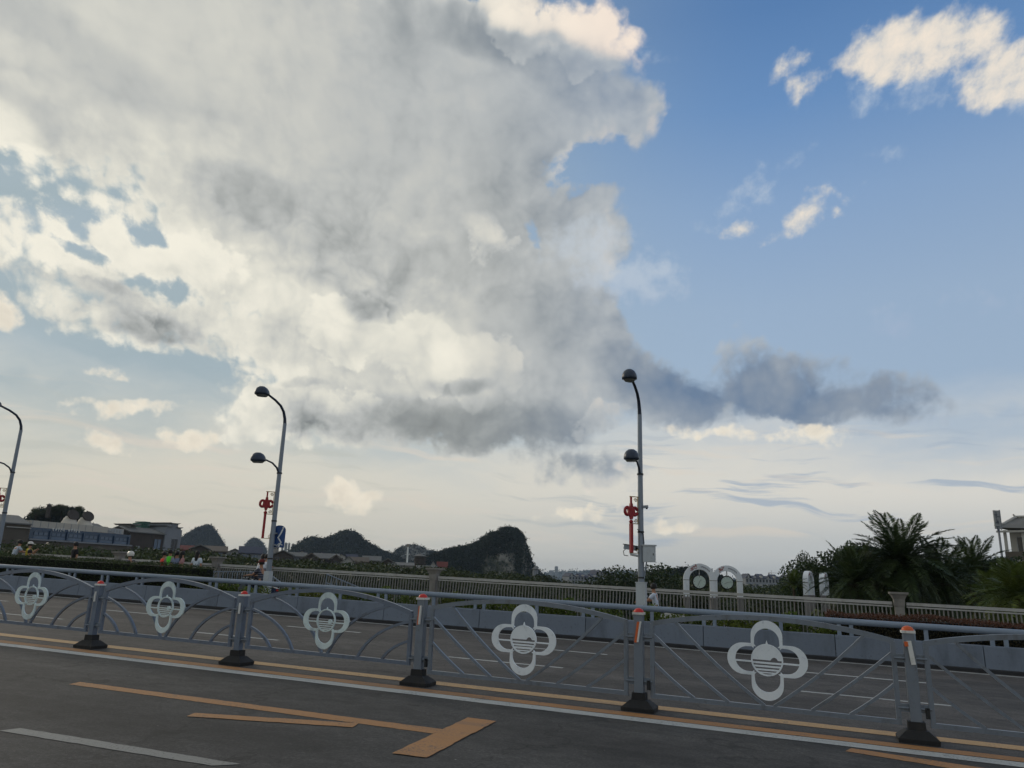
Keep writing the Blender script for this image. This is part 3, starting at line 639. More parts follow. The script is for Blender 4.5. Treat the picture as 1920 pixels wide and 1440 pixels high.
# ================================================================== concrete kerb barrier with tube rail
t = thing('kerb_barrier', 'long low blue grey concrete barrier with pale tube rail along the far kerb', 'crash barrier', (0, 20.15, 0))
seg = None
for k in range(-22, 6):
    xa, xb = -2.45 + 3.0 * (k), -2.45 + 3.0 * (k + 1); mb = MB()
    pts = [(-.13, .07), (-.115, .17), (-.085, .53), (-.07, .545), (.15, .545), (.16, .53), (.17, .0), (-.13, .0)]
    xa += .008; xb -= .008
    m_ = MB(); m_.prism([(p[0], p[1]) for p in pts], xa, xb, 'x'); m_.v = [(p[0], p[1], p[2] + deck(p[0])) for p in m_.v]
    obj('wall_segment', m_, M['wall'], t)
rl = MB(); rl.tube([(-70, .02, deck(-70) + .86), (20, .02, deck(20) + .86)], .072, 14); obj('tube_rail', rl, M['rail'], t)
for k in range(-46, 8):
    for d in (-.13, .13):
        x = 0.79 + 1.55 * k + d
        if -64 < x < 14:
            p = MB(); p.beam((x, .02, deck(x) + .54), (x, .02, deck(x) + .80), .05, .085, (1, 0, 0)); obj('rail_post', p, M['rail'], t)

# ================================================================== planters, shrubs and clipped hedges behind the barrier
def leafy(name, lobes, n, size, mat_, parent=None, aspect=.55, shell=.6):
    c, u = lobes_points(lobes, n, shell); return link(name, quads(name, leaf_cards(c, size, aspect, u), mat_), parent)
pl_mesh = MB(); pl_mesh.box((0, 0, .12), (1.15, .34, .24), None, 1.06); pl_mesh.box((0, 0, .235), (1.24, .42, .03)); PLM = pl_mesh.mesh('planter_box', M['planter'])
SHR = []
for k in range(4):
    lob = [((rng.uniform(-.6, .6), rng.uniform(-.12, .12), rng.uniform(.1, .3)), (rng.uniform(.2, .34), .24, rng.uniform(.16, .24))) for _ in range(7)]
    c, u = lobes_points(lob, 900, .5); SHR.append((quads('leaves', leaf_cards(c, .085, .5, u), L['shrub']), quads('flowers', leaf_cards(c[rng.choice(900, 26)] + u[:26] * .03, .05, .9), L['petal'])))
k = 0; px = -18.6
while px < 0.6:
    lab_side = 'left of the nearer lamp pole' if px < -5.6 else ('below the right lamp pole' if px < -2.8 else 'before the clock arches')
    ORD = ['first', 'second', 'third', 'fourth', 'fifth', 'sixth', 'seventh', 'eighth', 'ninth', 'tenth', 'eleventh', 'twelfth', 'thirteenth', 'fourteenth', 'fifteenth', 'sixteenth']
    b = link('planter_box', PLM, None, (px, 20.62, deck(px) + .15)); tag(b, 'brown planter box, ' + ORD[k] + ' from the left of the row behind the barrier', 'planter', 'brown planter boxes behind the barrier')
    s = thing('flowering_shrub', 'leafy shrub with pale flowers in the ' + ORD[k] + ' planter box from the left', 'shrub', (px, 20.62, deck(px) + .39), 0, 'low flowering shrubs in planter boxes')
    link('leaves', SHR[k % 4][0], s, (0, 0, 0), (0, 0, R(180) * (k % 2)), (1.05, 1, 1.2 if px > -14 else .95)); link('flowers', SHR[k % 4][1], s, (0, 0, 0), (0, 0, R(180) * (k % 2)))
    k += 1; px += 1.42
def hedge(name, label, x0, x1, y0, y1, h, leafm, n, low=None, lowh=0):
    t = thing(name, label, 'hedge', ((x0 + x1) / 2, (y0 + y1) / 2, deck((x0 + x1) / 2) + .15)); xc = (x0 + x1) / 2; w, d = x1 - x0, y1 - y0
    b = MB(); b.box((0, 0, (h - .15) / 2 - .03), (w - .16, d - .16, h - .22)); b.shear(); obj('shade_core', b, M['hedge_core'], t)  # solid dark block behind the leaves, inner shade of the hedge as colour
    # leaves on the clipped faces
    A = [(w * d, 2), (w * h, 1), (w * h * .5, 0), (d * h, 3), (d * h, 4)]; tot = sum(a for a, _ in A); C, N_ = [], []
    for a, f in A:
        m = int(n * a / tot); u1, u2 = rng.random(m), rng.random(m); wob = rng.normal(size=m) * .028; z0 = .06 if f != 2 else 0
        X = (u1 - .5) * w; bulge = .05 * np.sin(X * 2.1) + .035 * np.sin(X * 5.3 + 1)
        if f == 2: P = np.stack([X, (u2 - .5) * d, (h - .15) + wob + bulge * .6], 1); nn = (0, 0, 1)
        elif f == 1: P = np.stack([X, -d / 2 + wob + bulge * .8, u2 * (h - .15)], 1); nn = (0, -1, 0)
        elif f == 0: P = np.stack([X, d / 2 + wob, u2 * (h - .15)], 1); nn = (0, 1, 0)
        else: s = -1 if f == 3 else 1; P = np.stack([np.full(m, s * w / 2) + wob, (u1 - .5) * d, u2 * (h - .15)], 1); nn = (s, 0, 0)
        C.append(P); N_.append(np.tile(nn, (m, 1)))
    C, N_ = np.concatenate(C), np.concatenate(N_); C[:, 2] -= SLOPE * C[:, 0]
    if low is not None:
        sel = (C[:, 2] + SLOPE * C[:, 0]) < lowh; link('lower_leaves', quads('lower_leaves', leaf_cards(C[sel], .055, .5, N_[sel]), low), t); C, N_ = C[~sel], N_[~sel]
    link('leaves', quads('leaves', leaf_cards(C, .042, .6, N_), leafm), t)
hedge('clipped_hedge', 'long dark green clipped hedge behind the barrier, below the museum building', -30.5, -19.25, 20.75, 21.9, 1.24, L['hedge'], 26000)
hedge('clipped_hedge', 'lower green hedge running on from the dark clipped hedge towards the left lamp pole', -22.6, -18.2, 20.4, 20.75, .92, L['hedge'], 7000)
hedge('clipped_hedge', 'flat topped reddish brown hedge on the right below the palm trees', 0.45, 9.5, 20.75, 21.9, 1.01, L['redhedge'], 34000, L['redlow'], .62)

# ================================================================== pedestrian railing with wavy balusters and granite pillars
RY = 26.0
PILX = [-34.5, -28.3, -22.89, -12.84, 2.55, 13.0]
pil = ['granite pillar with flared capital behind the far left railing', 'granite pillar with flared capital near the white helmet, behind the dark hedge', 'granite pillar with flared capital left of the left lamp pole', 'granite pillar with flared capital below the pointed rocky hill', 'granite pillar with flared capital below the large palm', 'granite pillar at the right end of the railing']
for x, lab in zip(PILX, pil):
    if x in (-34.5, 13.0): continue
    t = thing('granite_pillar', lab, 'pillar', (x, RY, deck(x)), 0, 'pillars of the pedestrian railing')
    b = MB(); b.box((0, 0, .66), (.25, .25, 1.02)); obj('shaft', b, M['granite'], t)
    c = MB(); c.add([(sx * a, sy * a, z) for z, a in ((1.17, .125), (1.22, .14), (1.40, .15), (1.50, .20), (1.54, .235)) for sx, sy in ((-1, -1), (1, -1), (1, 1), (-1, 1))],
                    [(3, 2, 1, 0), (16, 17, 18, 19)] + [(4 * i + k, 4 * i + (k + 1) % 4, 4 * i + 4 + (k + 1) % 4, 4 * i + 4 + k) for i in range(4) for k in range(4)])
    obj('capital', c, M['granite'], t); c = MB(); c.box((0, 0, 1.575), (.50, .50, .06)); obj('cap_slab', c, M['granite'], t)
NV = 30; BALM = []
for k in range(NV):
    ph = 2 * math.pi * k / NV; hk = .52 + .26 * math.sin(ph); am = .085 + .05 * math.cos(ph)
    pts = [(0, 0, .0), (0, -am * .55, hk * .55), (0, -am, hk), (0, -am * .35, hk + (1.02 - hk) * .5), (0, 0, 1.02)]
    BALM.append(MB().strip(pts, .030, .034, (1, 0, 0)).mesh('baluster', M['baluster']))
bays = list(zip(PILX[:-1], PILX[1:]))
blab = ['pale railing with balusters at the far left where people lean', 'pale railing behind the dark hedge and the group of pedestrians', 'pale wavy railing on both sides of the left lamp pole', 'longest stretch of wavy railing, below the rocky hill and right lamp pole', 'railing of curved balusters on the right below the palms']
for bi, (xa, xb) in enumerate(bays):
    xc = (xa + xb) / 2; t = thing('bridge_railing', blab[bi], 'railing', (xc, RY, deck(xc)), 0, 'stretches of the pedestrian railing'); a, b = xa - xc + .19, xb - xc - .19
    m = MB(); m.beam((a, 0, 1.275), (b, 0, 1.275), .11, .085); m.shear(); obj('handrail', m, M['bal'], t)
    m = MB(); m.beam((a, 0, 1.185), (b, 0, 1.185), .075, .04); m.shear(); obj('upper_rail', m, M['bal'], t)
    m = MB(); m.beam((a, 0, .21), (b, 0, .21), .06, .04); m.shear(); obj('lower_rail', m, M['bal'], t)
    for j in range(int((b - a) / 2.9) + 1):
        x = a + .6 + j * 2.9
        if x < b: p = MB(); p.box((x, 0, 1.232 - SLOPE * x), (.05, .09, .05)); obj('rail_joint', p, M['dark_metal'], t)
    step = .112; nn = int((b - a) / step)
    for j in range(nn):
        x = a + (j + .5) * (b - a) / nn; link('baluster', BALM[int((xc + x) * 5.2) % NV], t, (x, 0, .16 - SLOPE * x))
# slanting lattice gate beside the left lamp pole
t = thing('lattice_fence', 'pale blue lattice fence slanting down beside the left lamp pole', 'fence', (-18.2, 25.0, deck(-18.2) + .15))
for x0, x1, y0, y1, z0, z1 in ((-4.2, -1.6, .3, .3, .95, 1.0), (-1.6, .2, .3, -.3, 1.0, .30), (1.1, 3.6, .4, .4, 1.0, .25)):
    for o_ in (0, -.32, -.62): 
        m = MB(); m.beam((x0, y0, max(z0 + o_, .05)), (x1, y1, max(z1 + o_, .05)), .03, .03); obj('slat', m, M['rail'], t)
    n_ = int((x1 - x0) / .22)
    for j in range(n_ + 1):
        f = j / n_; x = x0 + (x1 - x0) * f; m = MB(); m.beam((x, y0 + (y1 - y0) * f + .02, 0), (x, y0 + (y1 - y0) * f + .02, z0 + (z1 - z0) * f), .022, .022, (1, 0, 0)); obj('upright', m, M['rail'], t)

# ================================================================== lamp poles and what is fixed to them
LY = 22.5
def lamp_head(mb_head, mb_lens, y, z, tilt):
    """teardrop hood, round end towards the road, its lens in the flat underside"""
    vs, fs = [], []; n = 18; prof = []
    for i in range(n):
        a = 2 * math.pi * i / n; yy = math.cos(a); xx = math.sin(a)
        w = .215 * (1 - .45 * max(0, yy) ** 1.5); prof.append((xx * w, yy * .40 if yy > 0 else yy * .27))
    lay = [(1.0, 0.0), (1.03, .06), (.94, .15), (.72, .235), (.36, .29)]
    m = Matrix.Rotation(tilt, 4, 'X'); c = Vector((0, y, z))
    for s, h in lay:
        for x, yy in prof: vs.append(c + m @ Vector((x * s, yy * s, h)))
    fs = [tuple(reversed(range(n))), tuple(range(4 * n, 5 * n))] + [(i * n + k, i * n + (k + 1) % n, (i + 1) * n + (k + 1) % n, (i + 1) * n + k) for i in range(4) for k in range(n)]
    mb_head.add(vs, fs, True)
    lv = [c + m @ Vector((x * .86, yy * .86, -.012)) for x, yy in prof]; lv += [c + m @ Vector((x * .6, yy * .6, -.07)) for x, yy in prof]
    mb_lens.add(lv, [tuple(range(n)), tuple(reversed(range(n, 2 * n)))] + [(k, (k + 1) % n, n + (k + 1) % n, n + k) for k in range(n)])
LAMPX = [-31.22, -17.53, -4.46]
LL = ['tall street lamp cut by the left picture edge', 'tall street lamp in the middle left carrying a blue pedestrian sign', 'tall street lamp on the right carrying a camera and a pale cabinet']
for x, lab in zip(LAMPX, LL):
    t = thing('street_lamp', lab, 'street lamp', (x, LY, deck(x)), 0, 'street lamps with two hooded heads')
    b = MB(); b.tube([(0, 0, .1), (0, 0, 2.2), (0, 0, 6.45)], [.098, .088, .066], 14, False)
    up = [(0, 0, 6.44), (0, -.03, 6.62), (0, -.14, 6.86), (0, -.34, 7.04), (0, -.66, 7.17), (0, -1.16, 7.30)]
    obj('pole', b, M['pole'], t); a = MB(); a.tube(up, [.062, .056, .05, .047, .044, .04], 10); obj('upper_arm', a, M['lamp_head'], t)
    a = MB(); a.tube([(0, -.04, 4.62), (0, -.18, 4.80), (0, -.45, 4.93), (0, -.93, 5.0)], [.035, .034, .032, .03], 8); obj('lower_arm', a, M['lamp_head'], t)
    for y, z in ((-1.44, 7.20), (-1.24, 4.88)):
        h, g = MB(), MB(); lamp_head(h, g, y, z, R(6)); o = obj('lamp_hood', h, M['lamp_head'], t); obj('lamp_lens', g, M['lamp_glass'], o)
    if x == LAMPX[2]: b = MB(); b.box((0, 0, .88), (.27, .27, 1.2)); b.box((0, 0, 1.49), (.30, .30, .03)); obj('base_sleeve', b, M['cab'], t)
    else: b = MB(); b.box((0, 0, .75), (.22, .22, .9)); obj('base_sleeve', b, M['cab'], t)
    for z in (1.6, 2.9, 4.6): b = MB(); b.tube([(0, 0, z), (0, 0, z + .05)], .098, 12); obj('pole_band', b, M['dark_metal'], t)
KD = Vector((-.707, -.707, 0))
def knot(x, label):
    """flat red lantern ornament on a gilt scroll bracket"""
    t = thing('knot_ornament', label, 'ornament', (x, LY, deck(x)), 0, 'red knot ornaments on the lamp poles'); m = Matrix((( .707, .707, 0, 0), (.707, -.707, 0, 0), (0, 0, 1, 0), (0, 0, 0, 1)))
    m = Matrix(((-.707, -.707, 0, 0), (-.707, .707, 0, 0), (0, 0, 1, 0), (0, 0, 0, 1)))        # local x away from the pole
    o = .33; zc = 3.50; T = .035
    def P(name, mb, mt): mb.xf(m); return obj(name, mb, mt, t)
    b = MB()
    for q in range(4):
        d = (math.cos(R(90 * q)), math.sin(R(90 * q)))
    b.prism([(o - .12, zc + .02), (o - .12, zc + .10), (o - .05, zc + .16), (o - .04, zc + .24), (o + .04, zc + .24), (o + .05, zc + .16), (o + .12, zc + .10), (o + .12, zc + .02), (o + .14, zc - .07), (o + .05, zc - .15), (o + .03, zc - .23), (o - .03, zc - .23), (o - .06, zc - .15), (o - .14, zc - .07)], -T, T)
    P('knot_body', b, M['knot_red'])
    for s in (-1, 1):
        r = MB(); r.tube([(o + s * .13 + .085 * math.cos(a), 0, zc + .01 + .11 * math.sin(a)) for a in [2 * math.pi * i / 16 for i in range(17)]], .046, 7, False); P('knot_loop', r, M['knot_red'])
    b = MB(); b.beam((o, 0, zc + .22), (o, 0, zc + .43), .05, .05, (1, 0, 0)); P('hanging_cord', b, M['knot_red'])
    b = MB(); b.lathe([(.03, zc - .34), (.065, zc - .31), (.065, zc - .28), (.03, zc - .24)], 8, (o, 0, 0)); P('bead', b, M['knot_red'])
    b = MB(); b.beam((o, 0, zc - .34), (o, 0, zc - 1.18), .10, .08, (1, 0, 0)); P('tassel', b, M['knot_red'])
    b = MB()
    for z in (zc + .44, zc - .345): b.beam((.05, 0, z), (o + .05, 0, z), .025, .025)
    b.beam((.10, 0, zc + .44), (.10, 0, zc - .35), .02, .02, (1, 0, 0))
    for cz, s in ((zc + .34, 1), (zc - .25, -1)):
        b.tube([(.17 + .06 * (1 - i / 18) * math.cos(i * .6), 0, cz + s * .06 * (1 - i / 18) * math.sin(i * .6)) for i in range(17)], .012, 5)
    b.beam((.05, 0, zc - 1.19), (o + .06, 0, zc - 1.19), .02, .02); b.tube([(.1 + .045 * math.cos(a), 0, zc - 1.12 + .045 * math.sin(a)) for a in [2 * math.pi * i / 10 for i in range(11)]], .01, 5)
    P('scroll_bracket', b, M['bronze'])
knot(LAMPX[0], 'red knot ornament on the lamp at the left picture edge'); knot(LAMPX[1], 'red knot ornament with long tassel above the blue sign'); knot(LAMPX[2], 'red knot ornament with long tassel behind the surveillance camera')
x = LAMPX[1]; t = thing('pedestrian_sign', 'blue round topped sign board with white curved figure on the left lamp pole', 'sign', (x + .09, LY + .30, deck(x)), R(20))
b = MB(); w, z0, z1 = .22, 2.02, 2.62; b.prism([(-w, z0), (w, z0), (w, z1)] + [(w * math.cos(a), z1 + .17 * math.sin(a)) for a in [math.pi * i / 12 for i in range(1, 12)]] + [(-w, z1)], -.135, -.10); obj('sign_board', b, M['sign_blue'], t)
b = MB(); b.strip([(.02, -.138, 2.04), (.10, -.138, 2.20), (-.02, -.138, 2.36), (.07, -.138, 2.52), (.12, -.138, 2.66)], .05, .012); b.strip([(-.06, -.138, 2.06), (.04, -.138, 2.16), (.16, -.138, 2.10)], .03, .012); b.ball((.13, -.138, 2.70), .035, 8, 5, (1, .3, 1)); obj('sign_figure', b, M['white'], t)
b = MB(); b.box((-.09, -.2, 2.1), (.10, .24, .05)); b.box((-.09, -.2, 2.5), (.10, .24, .05)); obj('sign_clamp', b, M['pole'], t)
x = LAMPX[2]
t = thing('surveillance_camera', 'grey surveillance camera on a short arm, left of the right lamp pole', 'camera', (x, LY, deck(x)), R(-20))
b = MB(); b.tube([(-.08, 0, 2.24), (-.34, 0, 2.28), (-.36, 0, 2.36)], .035, 8); obj('mount_arm', b, M['cab'], t)
b = MB(); b.box((-.33, -.03, 2.47), (.40, .14, .12), (0, R(8), 0)); obj('camera_body', b, M['pole'], t); b = MB(); b.box((-.32, -.03, 2.545), (.46, .17, .022), (0, R(8), 0)); obj('sun_shield', b, M['dark_metal'], t)
b = MB(); b.tube([(-.11, -.03, 2.43), (-.135, -.03, 2.435)], .045, 10); obj('camera_lens', b, M['black'], t)
b = MB(); b.tube([(-.50, 0, 2.46), (-.60, 0, 2.38), (-.58, 0, 2.26), (-.44, 0, 2.24)], .012, 5); obj('camera_cable', b, M['black'], t)
t = thing('dome_camera', 'small grey camera high on the right side of the right lamp pole', 'camera', (x, LY, deck(x)), 0)
b = MB(); b.box((.15, -.03, 3.66), (.16, .10, .07), (0, R(-6), 0)); obj('camera_body', b, M['pole'], t); b = MB(); b.box((.08, 0, 3.68), (.08, .04, .04)); obj('mount_arm', b, M['dark_metal'], t); b = MB(); b.ball((.19, -.04, 3.62), .035, 8, 6); obj('camera_lens', b, M['black'], t)
t = thing('control_cabinet', 'pale grey metal control cabinet on the right lamp pole', 'cabinet', (x, LY, deck(x)), R(8))
b = MB(); b.box((.24, -.06, 2.30), (.36, .20, .46)); obj('cabinet_body', b, M['cab'], t); b = MB(); b.box((.24, -.06, 2.545), (.42, .26, .03)); obj('cabinet_roof', b, M['cab'], t)
b = MB(); b.box((.24, -.164, 2.29), (.30, .012, .38)); o = obj('cabinet_door', b, M['cab'], t); b = MB(); b.box((.36, -.175, 2.29), (.02, .016, .06)); obj('handle', b, M['dark_metal'], o)
b = MB(); b.tube([(.16, -.03, 2.07), (.12, -.02, 1.85), (.09, -.04, 1.6)], .022, 6); obj('cable_conduit', b, M['pole'], t)
t = thing('cable_loop', 'dark cable looped round the right lamp pole below the red knot', 'cable', (x, LY, deck(x)), 0); b = MB(); b.tube([(-.09, -.05, 3.0), (.0, -.1, 2.93), (.09, -.06, 2.86), (.10, -.02, 2.6), (.09, -.05, 2.5)], .012, 5); obj('cable', b, M['black'], t)
# ================================================================== land, river and hills
GZ = -9.0
def ground_z(x, y):
    """river bed below the bridge, banks beyond, park ground rising on the right"""
    sg = lambda q: 1 / (1 + math.exp(-max(-40.0, min(40.0, q))))
    s = sg((x + 4 - (y - 40) * .02) / 5.0) * (sg((y - 22) / 3.0) if y < 40 else 1)
    far = min(1, max(0, (y - 120) / 60)); near = -10.5 + 2.5 * far
    return near + s * 6.5 * (1 - min(1, max(0, (y - 90) / 120)))
xs = sorted(set([-9000, -5000, -2500, -1200, -600, -350] + list(range(-240, 121, 8)) + [160, 240, 400, 800, 1600, 3000, 6000, 9000]))
ys = sorted(set([-600, -200, -60, -20, 0] + list(range(10, 221, 7)) + [260, 340, 480, 700, 1100, 2000, 4000, 9000]))
tm = MB(); tm.v = [(x, y, ground_z(x, y)) for y in ys for x in xs]; nx = len(xs)
tm.f = [(j * nx + i, j * nx + i + 1, (j + 1) * nx + i + 1, (j + 1) * nx + i) for j in range(len(ys) - 1) for i in range(nx - 1)]; tm.sm = [True] * len(tm.f)
obj('ground', tm, M['soil'], kind='structure')
wm = bpy.data.materials.new('river water'); wm.use_nodes = True; wt = NT(wm.node_tree); wb = wm.node_tree.nodes['Principled BSDF']
wb.inputs['Base Color'].default_value = (.03, .045, .04, 1); wb.inputs['Roughness'].default_value = .12
bp = wt.n('ShaderNodeBump'); bp.inputs['Strength'].default_value = .3; bp.inputs['Distance'].default_value = .1; wt.put(bp.inputs['Height'], wt.noise(wt.n('ShaderNodeNewGeometry').outputs['Position'], .8, 4, .6, dim='3D')); wm.node_tree.links.new(bp.outputs[0], wb.inputs['Normal'])
rv = MB(); rv.add([(-900, 27, GZ), (20, 27, GZ), (20, 150, GZ), (-900, 150, GZ)], [(0, 1, 2, 3)]); obj('river', rv, wm, kind='structure')

M['rock'] = mat('limestone', (112, 112, 108), .9, 0, .3, .05, bump=.6, bscale=.2, stain=(58, 62, 50), stain_scale=.06)
M['hill_far'] = mat('far wooded slope', (54, 66, 58), .95, 0, .25, .01)
M['hill_soil'] = mat('wooded slope', (44, 54, 38), .95, 0, .35, .04)
def cliff_mat():
    m = bpy.data.materials.new('cliff limestone'); m.use_nodes = True; t = NT(m.node_tree); b = m.node_tree.nodes['Principled BSDF']
    pos = t.n('ShaderNodeNewGeometry').outputs['Position']; n1 = t.noise(t.mapping(pos, scale=(7, 7, 26)), 1.0, 6, .65, dim='3D'); n2 = t.noise(pos, .09, 5, .6, dim='3D')
    c = t.ramp(n1, [(.30, lin((38, 40, 36))), (.48, lin((84, 84, 78))), (.62, lin((128, 126, 118))), (.8, lin((160, 156, 146)))])
    c = t.mix(t.sstep(n2, .48, .64), c, (*lin((44, 52, 36)), 1)); t.put(b.inputs['Base Color'], c); b.inputs['Roughness'].default_value = .9
    bp = t.n('ShaderNodeBump'); bp.inputs['Strength'].default_value = .9; bp.inputs['Distance'].default_value = 2.0; t.put(bp.inputs['Height'], n1); m.node_tree.links.new(bp.outputs[0], b.inputs['Normal']); return m
M['cliff'] = cliff_mat()
def hill(name, pts, d, thick, mat_, clumps, csize, leafm, bare=None, rough=.03, base=-9.0, step=2, sharp=1.3):
    us = np.arange(pts[0][0], pts[-1][0] + .1, step); vs = np.interp(us, [p[0] for p in pts], [p[1] for p in pts]); R_ = [at_d(u, v, d) for u, v in zip(us, vs)]
    J = 15; n = len(us); V = []; H = np.array([r.z for r in R_]); r2 = np.random.default_rng(int(pts[0][0]) + 5)
    fl = np.array([(r.x, r.y) for r in R_]); out = fl / np.linalg.norm(fl, axis=1)[:, None]
    hm = H.max() - base; nz = r2.normal(size=(n, J)) ; 
    for _ in range(2): nz = (nz + np.roll(nz, 1, 0) + np.roll(nz, -1, 0) + np.roll(nz, 1, 1)) / 4
    for j in range(J):
        f = -1 + 2 * j / (J - 1)
        for i in range(n):
            prof = max(0.0, 1 - abs(f) ** sharp); h = base + (H[i] - base) * prof; w = thick * (.35 + .65 * (H[i] - base) / hm)
            k = f * w + nz[i, j] * hm * rough * (1 if abs(f) > .01 else .05)
            V.append((fl[i, 0] + out[i, 0] * k, fl[i, 1] + out[i, 1] * k, max(base - 1, h + nz[i, j] * hm * rough * (1 - prof * .85))))
    mb = MB(); mb.v = V; mb.f = [(j * n + i, j * n + i + 1, (j + 1) * n + i + 1, (j + 1) * n + i) for j in range(J - 1) for i in range(n - 1)]; mb.sm = [True] * len(mb.f)
    o = obj(name, mb, mat_, kind='structure')
    # woodland on the slopes that face us, and along the ridge
    A = np.array(V).reshape(J, n, 3); C = []
    while len(C) < clumps:
        i = r2.integers(0, n - 1); jj = r2.random() * (J // 2 + .6); j = int(min(jj, J - 2)); f = jj - j; g = r2.random()
        p = (A[j, i] * (1 - g) + A[j, i + 1] * g) * (1 - f) + (A[j + 1, i] * (1 - g) + A[j + 1, i + 1] * g) * f
        if bare is not None:
            u = us[i] + g * step; hh = (p[2] - base) / max(1e-3, (H[i] - base))
            if bare(u, hh, r2.random()): continue
        C.append(p)
    C = np.array(C); s = csize * (.5 + 1.5 * r2.random((len(C), 1)) ** 2.2); k = 9
    P = np.repeat(C, k, 0) + r2.normal(size=(len(C) * k, 3)) * np.repeat(s, k, 0) * (.55, .55, .42) + (0, 0, csize * .15)
    global rng; keep = rng; rng = r2; Q = leaf_cards(P, csize * .8, .75); rng = keep
    w = link('woodland', quads('woodland', Q, leafm), o); w['kind'] = 'stuff'
    return o
hill('far_ridge', [(985, 1085), (1010, 1077), (1060, 1072), (1120, 1071), (1180, 1072), (1240, 1072), (1300, 1078), (1380, 1088), (1480, 1094), (1560, 1094), (1700, 1090), (1900, 1098), (2050, 1105)], 4200, 500, M['hill_far'], 2600, 11, L['hill'], base=-20, step=8)
hill('karst_hill', [(322, 1028), (335, 1012), (352, 1001), (365, 993), (378, 987.5), (386, 985), (395, 986), (401, 992), (407, 1001), (413, 1011), (419, 1021), (424, 1034)], 1500, 70, M['hill_soil'], 5000, 2.6, L['hill'], rough=.02)
hill('karst_hill', [(452, 1036), (462, 1021), (470, 1012), (476, 1009), (486, 1013), (494, 1022), (501, 1034)], 2100, 60, M['hill_soil'], 2200, 3.2, L['hill'], rough=.02)
hill('wooded_hill', [(536, 1044), (552, 1028), (566, 1017), (576, 1011), (588, 1008), (601, 1013), (615, 1010), (632, 1004), (640, 998), (650, 996), (664, 998), (673, 1004), (681, 1014), (700, 1025), (718, 1035), (735, 1041), (750, 1048), (775, 1062)], 900, 80, M['hill_soil'], 11000, 2.2, L['hill'], rough=.02)
hill('rocky_hill', [(730, 1052), (741, 1034), (752, 1026), (764, 1021.5), (776, 1021), (790, 1024), (803, 1032), (818, 1035), (834, 1042), (860, 1050)], 1250, 60, M['rock'], 2600, 2.4, L['hill'], lambda u, h, r: 755 < u < 805 and h > .55 and r < .75, rough=.02)
hill('cliff_hill', [(790, 1052), (812, 1042), (835, 1034), (855, 1029.5), (870, 1028), (885, 1024), (895, 1019), (906, 1012), (915, 1005), (923, 1001), (931, 1002), (939, 994), (948, 991), (962, 992), (970, 996), (979, 1004), (984, 1011), (986, 1023), (990, 1034), (995, 1044), (998, 1057), (1004, 1066), (1014, 1077), (1024, 1086)], 520, 34, M['cliff'], 13000, 1.25, L['hill'],
     lambda u, h, r: (903 < u < 968 and h < .62 and r < .93) or (u > 980 and r < .75) or (905 < u < 985 and .62 <= h < .8 and r < .35), rough=.035, sharp=1.9)
hill('wooded_mound', [(38, 990), (52, 975), (66, 964), (80, 958), (100, 956), (125, 956), (148, 959), (158, 970), (166, 992), (172, 1010)], 300, 16, M['hill_soil'], 4500, .8, L['hill'], rough=.03, sharp=2.5)
hill('wooded_slope', [(1195, 1092), (1215, 1080), (1240, 1073), (1262, 1069), (1285, 1068), (1305, 1070), (1330, 1076), (1352, 1082), (1380, 1095)], 330, 26, M['hill_soil'], 4000, 1.1, L['hill'], rough=.03)

# ================================================================== trees
def crown_mesh(n, leaf, seed, wide=.42, dark=False, base=.2, flat=1.0):
    global rng
    keep = rng; rng = np.random.default_rng(seed); lob = []
    for _ in range(13):
        h = rng.uniform(base + .1, .9); rr = wide * math.sqrt(max(.1, 1 - ((h - .52) / .5) ** 2)) * .62; a = rng.uniform(0, 6.28); q = rr * math.sqrt(rng.random())
        s = rng.uniform(.10, .20); lob.append(((q * math.cos(a), q * math.sin(a), h), (s * 1.25, s * 1.25, s * flat)))
    c, u = lobes_points(lob, n, .35); Q = leaf_cards(c, leaf, .7, u * .6); rng = keep
    trunk = MB(); r2 = random.Random(seed); trunk.tube([(0, 0, 0), (.01, .01, base), (.0, .015, base + .25), (.01, 0, .72)], [.028, .022, .016, .006], 7, False)
    for i in range(5):
        z = base + .08 + .1 * i; a = r2.uniform(0, 6.28); q = wide * .55; trunk.tube([(0, 0, z), (q * .5 * math.cos(a), q * .5 * math.sin(a), z + .08), (q * math.cos(a), q * math.sin(a), z + .18)], [.011, .007, .003], 5, False)
    return Q, trunk
CR = {}
for i in range(7):
    Q, tk = crown_mesh(3200, .034, 100 + i, [.42, .5, .36, .46, .55, .4, .48][i]); CR['tree', i] = (quads('crown', Q, L['tree']), tk.mesh('trunk', M['bark']))
for i in range(3):
    Q, tk = crown_mesh(15000, .021, 200 + i, [.46, .40, .5][i]); CR['tree_b', i] = (quads('crown', Q, L['tree_b']), tk.mesh('trunk', M['bark']))
def tree(name, label, p, top, kind='tree', v=0, group=None, wide=1.0, base=None):
    g = ground_z(p.x, p.y) if base is None else base; h = top - g
    t = thing(name, label, 'tree', (p.x, p.y, g), random.uniform(0, 6.28), group)
    for nm, me in zip(('crown', 'trunk'), CR[kind, v]): link(nm, me, t, (0, 0, 0), (0, 0, 0), (h * wide, h * wide, h))
    return t
r3 = random.Random(5)
prof_u = [-120, 0, 60, 120, 200, 245, 330, 400, 470, 510, 600, 650, 700, 760, 820, 880, 960, 1000, 1060, 1100, 1150, 1240, 1300, 1400, 1500, 1600]
prof_v = [1022, 1024, 1023, 1021, 1029, 1034, 1030, 1040, 1044, 1048, 1051, 1056, 1057, 1063, 1063, 1070, 1074, 1078, 1089, 1090, 1090, 1082, 1082, 1096, 1098, 1098]
